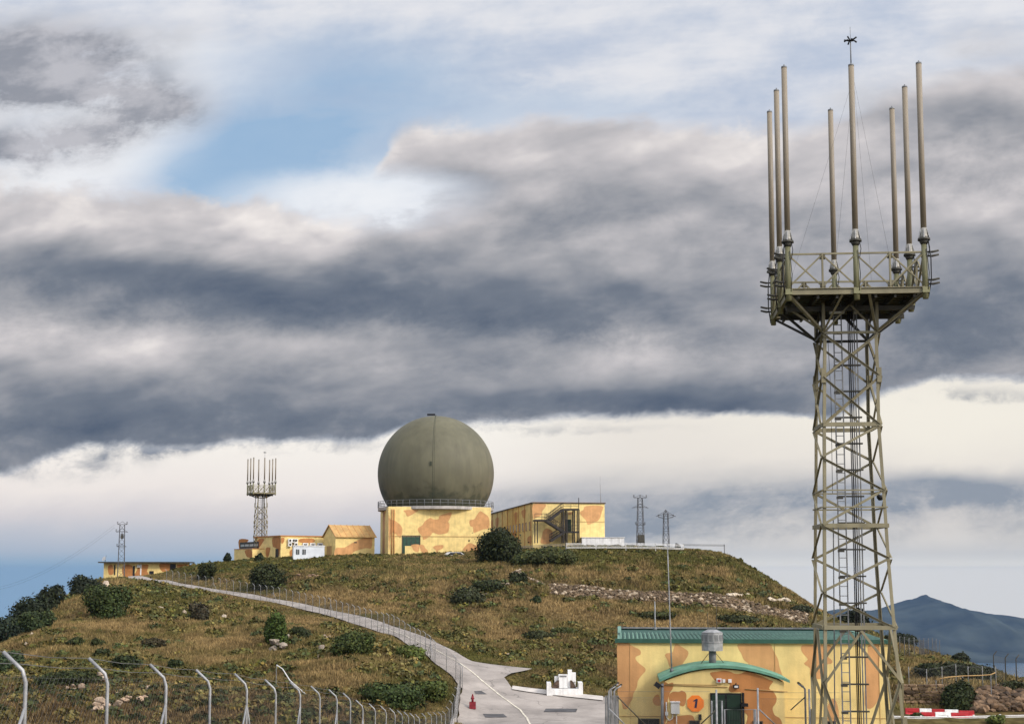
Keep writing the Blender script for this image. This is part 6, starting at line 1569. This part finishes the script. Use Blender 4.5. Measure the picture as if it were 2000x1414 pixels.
# low scrub: leafy cushions; more are dark, and darker, at the foot of the left slope
def px_dark(xx, yy): return not (yy < 108 and xx < -6)
def scrub(n, xr, yr, seed, thr=.0):
    gg = np.random.default_rng(seed); x = gg.uniform(*xr, n); y = gg.uniform(*yr, n); ok = allowed(x, y); x, y = x[ok], y[ok]
    z = height(x, y); s1, g1, b1_ = cfield(x, y, z)
    keep = (road_sd(x, y) > 2.2 + 2.0 * (y > 150)) & ((g1 * 1.3 + b1_ * 1.0 - s1 * 1.4 + gg.normal(size=len(x)) * .28) > .20 + thr); x, y, z, g1, b1_ = x[keep], y[keep], z[keep], g1[keep], b1_[keep]
    V = []; Cc = []; pl = 46
    for i in range(len(x)):
        r = gg.uniform(.22, .80) * (1 - .5 * (y[i] > 196)) * (1 + .25 * (y[i] > 160)); hh = r * gg.uniform(.5, .95)
        d = gg.normal(size=(pl, 3)); d /= np.linalg.norm(d, axis=1)[:, None]; d[:, 2] = np.abs(d[:, 2])
        p = d * np.array((r, r, hh)) * gg.uniform(.6, 1.05, (pl, 1)) + np.array((x[i], y[i], z[i]))
        q_ = gg.random(); base = DARKG * (2.1 if px_dark(x[i], y[i]) else 1.3) if q_ < (.22 if px_dark(x[i], y[i]) else .5) else (GREEN * .8 if q_ < .72 else OLIVE * .75)
        v_, c_ = leaves(p, d, .17 + .0009 * y[i], gg, base * gg.uniform(.7, 1.3)); V.append(v_); Cc.append(c_)
    return np.concatenate(V), np.concatenate(Cc)
A1, B1c = scrub(5200, (-62, 4), (78, 150), 21); A2, B2c = scrub(5200, (-75, 75), (105, 180), 22); A3, B3c = scrub(5200, (-92, 88), (165, 226), 23, -.05)
sv = np.concatenate([A1, A2, A3]); sc_c = np.concatenate([B1c, B2c, B3c]); print('scrub faces', len(sv))
so_ = tri_mesh('scrub', sv, sc_c, M_leaf); tag(so_, 'low cushions of dark and olive scrub spread over the hillside', 'scrub', kind='stuff')

# ------------------------------------------------------------------ fences
def fence(name, posts, hgt, arm, armdir, label, post_r, pitch, wire_r, m=M_galv, brace_every=9, group=None, topwires=3, arm_up=None, mesh_on=True, mesh_top=1.0, cat='fence'):
    """posts: list of ground points"""
    root = empty(name, tuple(posts[0]), label, cat, group); au = arm_up or arm
    mesh = MB(); wires = MB()
    tips = []
    for i, p in enumerate(posts):
        p = Vector(p); mb = MB(); ad = Vector(armdir[i] if isinstance(armdir, list) else armdir)
        tip = p + UZ * (hgt + au) + ad * arm; bend = p + UZ * hgt
        mb.tube([p - UZ * .4, bend - UZ * .06, bend + UZ * .04 + ad * .03, tip], post_r, m, 8); mb.build('post', root)
        tips.append((bend, tip))
        if brace_every and i % brace_every == brace_every // 2 * (brace_every > 2) and 0 < i < len(posts) - 1:
            for j in ((i + 1), (i - 1)) if brace_every > 2 or i % 6 == 0 else ((i - 1),):
                q = Vector(posts[j]); d = (q - p); d.z = 0; d.normalize(); b = MB(); b.tube([p + UZ * hgt * (.72 if brace_every > 2 else .86), p + d * 1.5 + UZ * (hz((p + d * 1.5).x, (p + d * 1.5).y) - p.z)], post_r * .8, m, 6); b.build('brace', root)
    def rib(a, b, r):
        d = (b - a)
        if d.length < .02: return
        d.normalize(); s = d.cross(Vector((0.3, 1, 0.1))).normalized() * r; t = d.cross(s).normalized() * r
        wires_t.add([a + s, a - s * .5 + t * .87, a - s * .5 - t * .87, b + s, b - s * .5 + t * .87, b - s * .5 - t * .87], [(0, 1, 4, 3), (1, 2, 5, 4), (2, 0, 3, 5)], M_wire)
    wires_t = wires
    for i in range(len(posts) - 1):
        (b0, t0), (b1, t1) = tips[i], tips[i + 1]
        for k in range(topwires):
            f = (k + 1) / topwires if topwires > 1 else 1.0
            a_, b_ = b0.lerp(t0, f), b1.lerp(t1, f); mid = (a_ + b_) / 2 - UZ * .02; rib(a_, mid, max(.004, wire_r)); rib(mid, b_, max(.004, wire_r))
        rib(b0 - UZ * .02, b1 - UZ * .02, wire_r * 1.2); rib(b0 - UZ * hgt * .5, b1 - UZ * hgt * .5, wire_r)
    wires.build('barbed_wire', root, fix=False)
    if mesh_on:
        wires_t = mesh; Lacc = 0
        for i in range(len(posts) - 1):
            p, q = Vector(posts[i]), Vector(posts[i + 1]); d2 = Vector((q.x - p.x, q.y - p.y, 0)); L = d2.length; slope = (q.z - p.z) / L
            d2.normalize(); H_ = hgt * mesh_top; k = -H_
            P_ = lambda s_, h: Vector((p.x, p.y, p.z)) + d2 * s_ + UZ * (slope * s_ + h)
            while k < L:
                s0, s1 = max(k, 0), min(k + H_, L)
                if s1 > s0:
                    rib(P_(s0, s0 - k), P_(s1, s1 - k), wire_r); rib(P_(s0, H_ - (s0 - k)), P_(s1, H_ - (s1 - k)), wire_r)
                k += pitch
        mesh.build('wire_mesh', root, fix=False)
    return root
FT = [(11.6, -.71), (14, -.92), (16.4, -1.15), (18.8, -1.39), (21.4, -1.64), (24, -1.94), (26.8, -2.22), (29.5, -2.52), (32.4, -2.85), (35.1, -3.17), (38, -3.63), (41.5, -4.07), (45, -4.48), (52, -5.35), (61.3, -6.48), (70, -7.3), (78, -8.1), (86.7, -8.95), (94, -9.1), (104, -8.9), (112.4, -7.8)]
ys = [9.2]; xs_col = [62, 220, 333, 418, 489, 545, 592, 630, 663, 689, 713, 737, 758, 775, 789, 801, 812, 822, 834, 845, 855, 864, 872, 879, 885, 890, 895, 899]
ys = [6.9, 9.2] + [10920 / (1000 - c) for c in xs_col]
pst = []
for Y in ys:
    zt_ = np.interp(Y, [a for a, b in FT], [b for a, b in FT]) if Y > 11.6 else -.71 + (11.6 - Y) * .09
    pst.append((-4.2, Y, zt_ - 2.16))
qn = hit_road(902, 1345); pst.append((qn[0] - .1, qn[1], zat(1297, qn[1]) - 2.1))
FENCE_BOT = pst
fence('mesh_fence', pst, 1.98, .20, (-1, -.05, 0), 'long galvanised mesh fence with bent barbed wire posts running down to the junction', .018, .11, .0008, arm_up=.20, brace_every=2, topwires=2)
# fence along the climbing road
up = [hit_road(903, 1345)[:2]] + [w2(px - 0, py + 0, Y) for px, py, Y in reversed(ROAD_LO[2:14])]
L = resamp(up, 48); pst2 = [(a, b, float(hz(a, b))) for a, b in L]
dirs = []
for i in range(len(L)):
    a = L[max(i - 1, 0)]; b = L[min(i + 1, len(L) - 1)]; d = np.array(b) - np.array(a); d /= np.linalg.norm(d); dirs.append((-d[1] * -1 * -1, d[0] * -1, 0) if False else (-abs(d[1]), -abs(d[0]) * .6, 0))
fence('road_fence', pst2, 1.9, .30, dirs, 'mesh fence following the outer edge of the climbing concrete road', .028, .16, .0022, m=M_galv, brace_every=9, topwires=2, arm_up=.25)
# fence round the hut
HF = -5.4
hp = [L1(-.3, -HF * -1, 0)]
def gp(px, Y): p = at(px, 1300, Y); return (p.x, Y, -6.5)
fpx = [(1196, 41.5), (1400, 41.2), (1481, 41.0), (1573, 41.3)]
fz_top = zat(1348, 41.4)
ph = fz_top + 6.5
yard = empty('yard_fence', gp(1196, 41.5), 'low mesh yard fence with open gates and bent posts in front of the hut', 'fence')
def ypost(px, Y, pyt, lean=0, r=.03, arm=0.0, m=M_galv):
    x = at(px, 1380, Y).x; zt_ = zat(pyt, Y); mb = MB(); b = Vector((x, Y, -6.9)); t = Vector((x, Y, zt_))
    pts_ = [b, t]
    if arm: pts_ += [t + Vector((arm * .3, 0, abs(arm) * .35)), t + Vector((arm, 0, abs(arm) * .8))]
    mb.tube(pts_, r, m, 8); return mb, t
for px, Y, pyt, arm in ((1189.5, 41.5, 1350, .20), (1194, 42.5, 1346, .22), (1200, 43.5, 1349, .22), (1399.5, 41.2, 1346, 0), (1480.5, 41.1, 1343, 0), (1573, 41.3, 1345, -.2), (1581, 41.3, 1345, 0)):
    mb, t = ypost(px, Y, pyt, arm=arm); mb.build('post', yard)
    if arm:
        mb = MB()
        for k in range(4): q = t + Vector((arm * (.4 + .2 * k), 0, abs(arm) * (.4 + .18 * k))); mb.box(q, (.07, .05, .05), M_dkol)
        mb.build('insulator', yard)
for (x0, y0, x1, y1, r) in ((1189, 1383, 1222, 1416, .022), (1206, 1360, 1262, 1416, .02), (1398, 1386, 1366, 1416, .02), (1482, 1384, 1516, 1416, .022), (1572, 1361, 1544, 1386, .018)):
    mb = MB(); mb.tube([at(x0, y0, 41.2), at(x1, y1, 41.2)], r, M_galv if r > .02 else M_dkol, 6); mb.build('brace', yard)
mb = MB()
for p in range(7): x = 1183 + p * 4; a = at(x, 1358, 42 + p * .25); mb.bar(a, Vector((a.x, a.y, -6.9)), .05, .06, M_galvd)
mb.build('slat_panel', yard)
for (x0, x1, yt) in ((1390, 1410, 1368), (1415, 1476, 1385)):
    mb = MB(); Yg = 41.6
    a, b = at(x0, yt, Yg), at(x1, yt, Yg); mb.tube([Vector((a.x, Yg, -6.3)), a, b, Vector((b.x, Yg, -6.3))], .026, M_galv, 8)
    mb.tube([Vector((a.x, Yg, -5.2)), Vector((b.x, Yg, -5.2))], .02, M_galv, 6)
    if x1 - x0 > 30:
        for t in (.94, .97): mb.bar(a.lerp(b, t), a.lerp(b, t) - UZ * .9, .03, .03, M_galv)
    k = a.x
    while k < b.x - .03: mb.tube([Vector((k, Yg, -6.3)), Vector((k, Yg, a.z))], .003, M_wire, 3, False); k += .05
    mb.build('gate', yard)
mb = MB()
for px0, px1, pyy in ((1207, 1387, 1350), (1485, 1640, 1352), (1485, 1640, 1364), (1207, 1290, 1362)):
    mb.tube([at(px0, pyy, 41.3), at(px1, pyy, 41.3)], .004, M_wire, 4)
k = 0
for i in range(150):
    px = 1205 + i * 3.0
    if 1385 < px < 1480 or px > 1640: continue
    a, b = at(px, 1364, 41.3), at(px + 40, 1420, 41.3); mb.tube([a, b], .0016, M_wire, 3, False); a, b = at(px + 40, 1364, 41.3), at(px, 1420, 41.3); mb.tube([a, b], .0016, M_wire, 3, False)
mb.build('wire_mesh', yard)
# ridge fences at right
rp = [hit(x, y, 90, 200) for x, y in ((1758, 1282), (1767, 1283), (1776, 1284), (1786, 1284), (1796, 1283), (1805, 1282), (1814, 1281), (1822, 1281), (1829, 1281), (1836, 1282))]
fence('ridge_fence', [tuple(p) for p in rp], 1.9, .2, (.2, 0, 0), 'row of thin pale fence posts on the ridge right of the tower', .04, .3, .004, m=M_galvd, brace_every=0, topwires=1)
rp = [hit(x, y, 70, 200) for x, y in ((1776, 1356), (1811, 1360), (1841, 1352), (1868, 1346), (1892, 1350), (1920, 1352), (1946, 1350))]
rr_ = fence('slope_fence', [tuple(p) for p in rp], 1.9, .05, (.1, 0, 0), 'pale posts of a wire fence crossing the right slope above the coursed wall', .035, .25, .003, brace_every=0, topwires=1)
rp = [hit(x, y, 90, 200) for x, y in ((1942, 1330), (1965, 1335), (1986, 1338), (2010, 1344), (2040, 1350))]
fence('shore_fence', [tuple(p) for p in rp], 2.1, .35, (.8, 0, 0), 'dark bent fence posts against the sea at the right edge', .045, .3, .004, m=M_dkol, brace_every=0, topwires=2)
mb = MB(); cps = [at(*p) for p in ((1828, 1327, 104), (1850, 1322, 104), (1880, 1319.5, 104), (1915, 1318.5, 104), (1935, 1317, 104), (1944, 1313, 104))]; mb.tube(cps, .045, M_tan, 6)
for i in (0, 2, 4): mb.bar(cps[i], Vector((cps[i].x, cps[i].y, hz(cps[i].x, cps[i].y) - .1)), .06, .06, M_galvd)
tag(mb.build('pipe'), 'thin pale pipe carried on stakes across the right slope', 'pipe')
mb = MB(); cps = [at(*p) for p in ((540, 1298, 100), (552, 1306, 100), (566, 1328, 99), (600, 1358, 98), (640, 1390, 96), (662, 1404, 95))]; mb.tube(cps, .045, M_offw, 6)
for i in (0, 2, 3, 5): mb.bar(cps[i], Vector((cps[i].x, cps[i].y, hz(cps[i].x, cps[i].y) - .1)), .05, .05, M_galvd)
tag(mb.build('pipe'), 'thin pale pipe running down the gully beyond the near fence', 'pipe')

# ------------------------------------------------------------------ air: far things fade to blue
me = bpy.data.meshes.new('haze'); bm = bmesh.new(); bmesh.ops.create_cube(bm, size=1.0)
zlo, zhi = -545.0, 34.0
for v_ in bm.verts: v_.co = Vector((v_.co.x * 23000, v_.co.y * 23000, zlo if v_.co.z < 0 else zhi))
bm.to_mesh(me); bm.free(); haze = bpy.data.objects.new('haze', me); COL.objects.link(haze); tag(haze, kind='stuff')
mh = bpy.data.materials.new('thin_blue_air'); mh.use_nodes = True; nt = mh.node_tree; nt.nodes.clear()
pv = nt.nodes.new('ShaderNodeVolumePrincipled'); pv.inputs['Color'].default_value = (.23, .37, .60, 1); pv.inputs['Density'].default_value = 4.0e-5; pv.inputs['Anisotropy'].default_value = 0.0
ou = nt.nodes.new('ShaderNodeOutputMaterial'); nt.links.new(pv.outputs[0], ou.inputs['Volume']); me.materials.append(mh)
for ob in scene.objects:
    if '_loc' in ob: del ob['_loc']
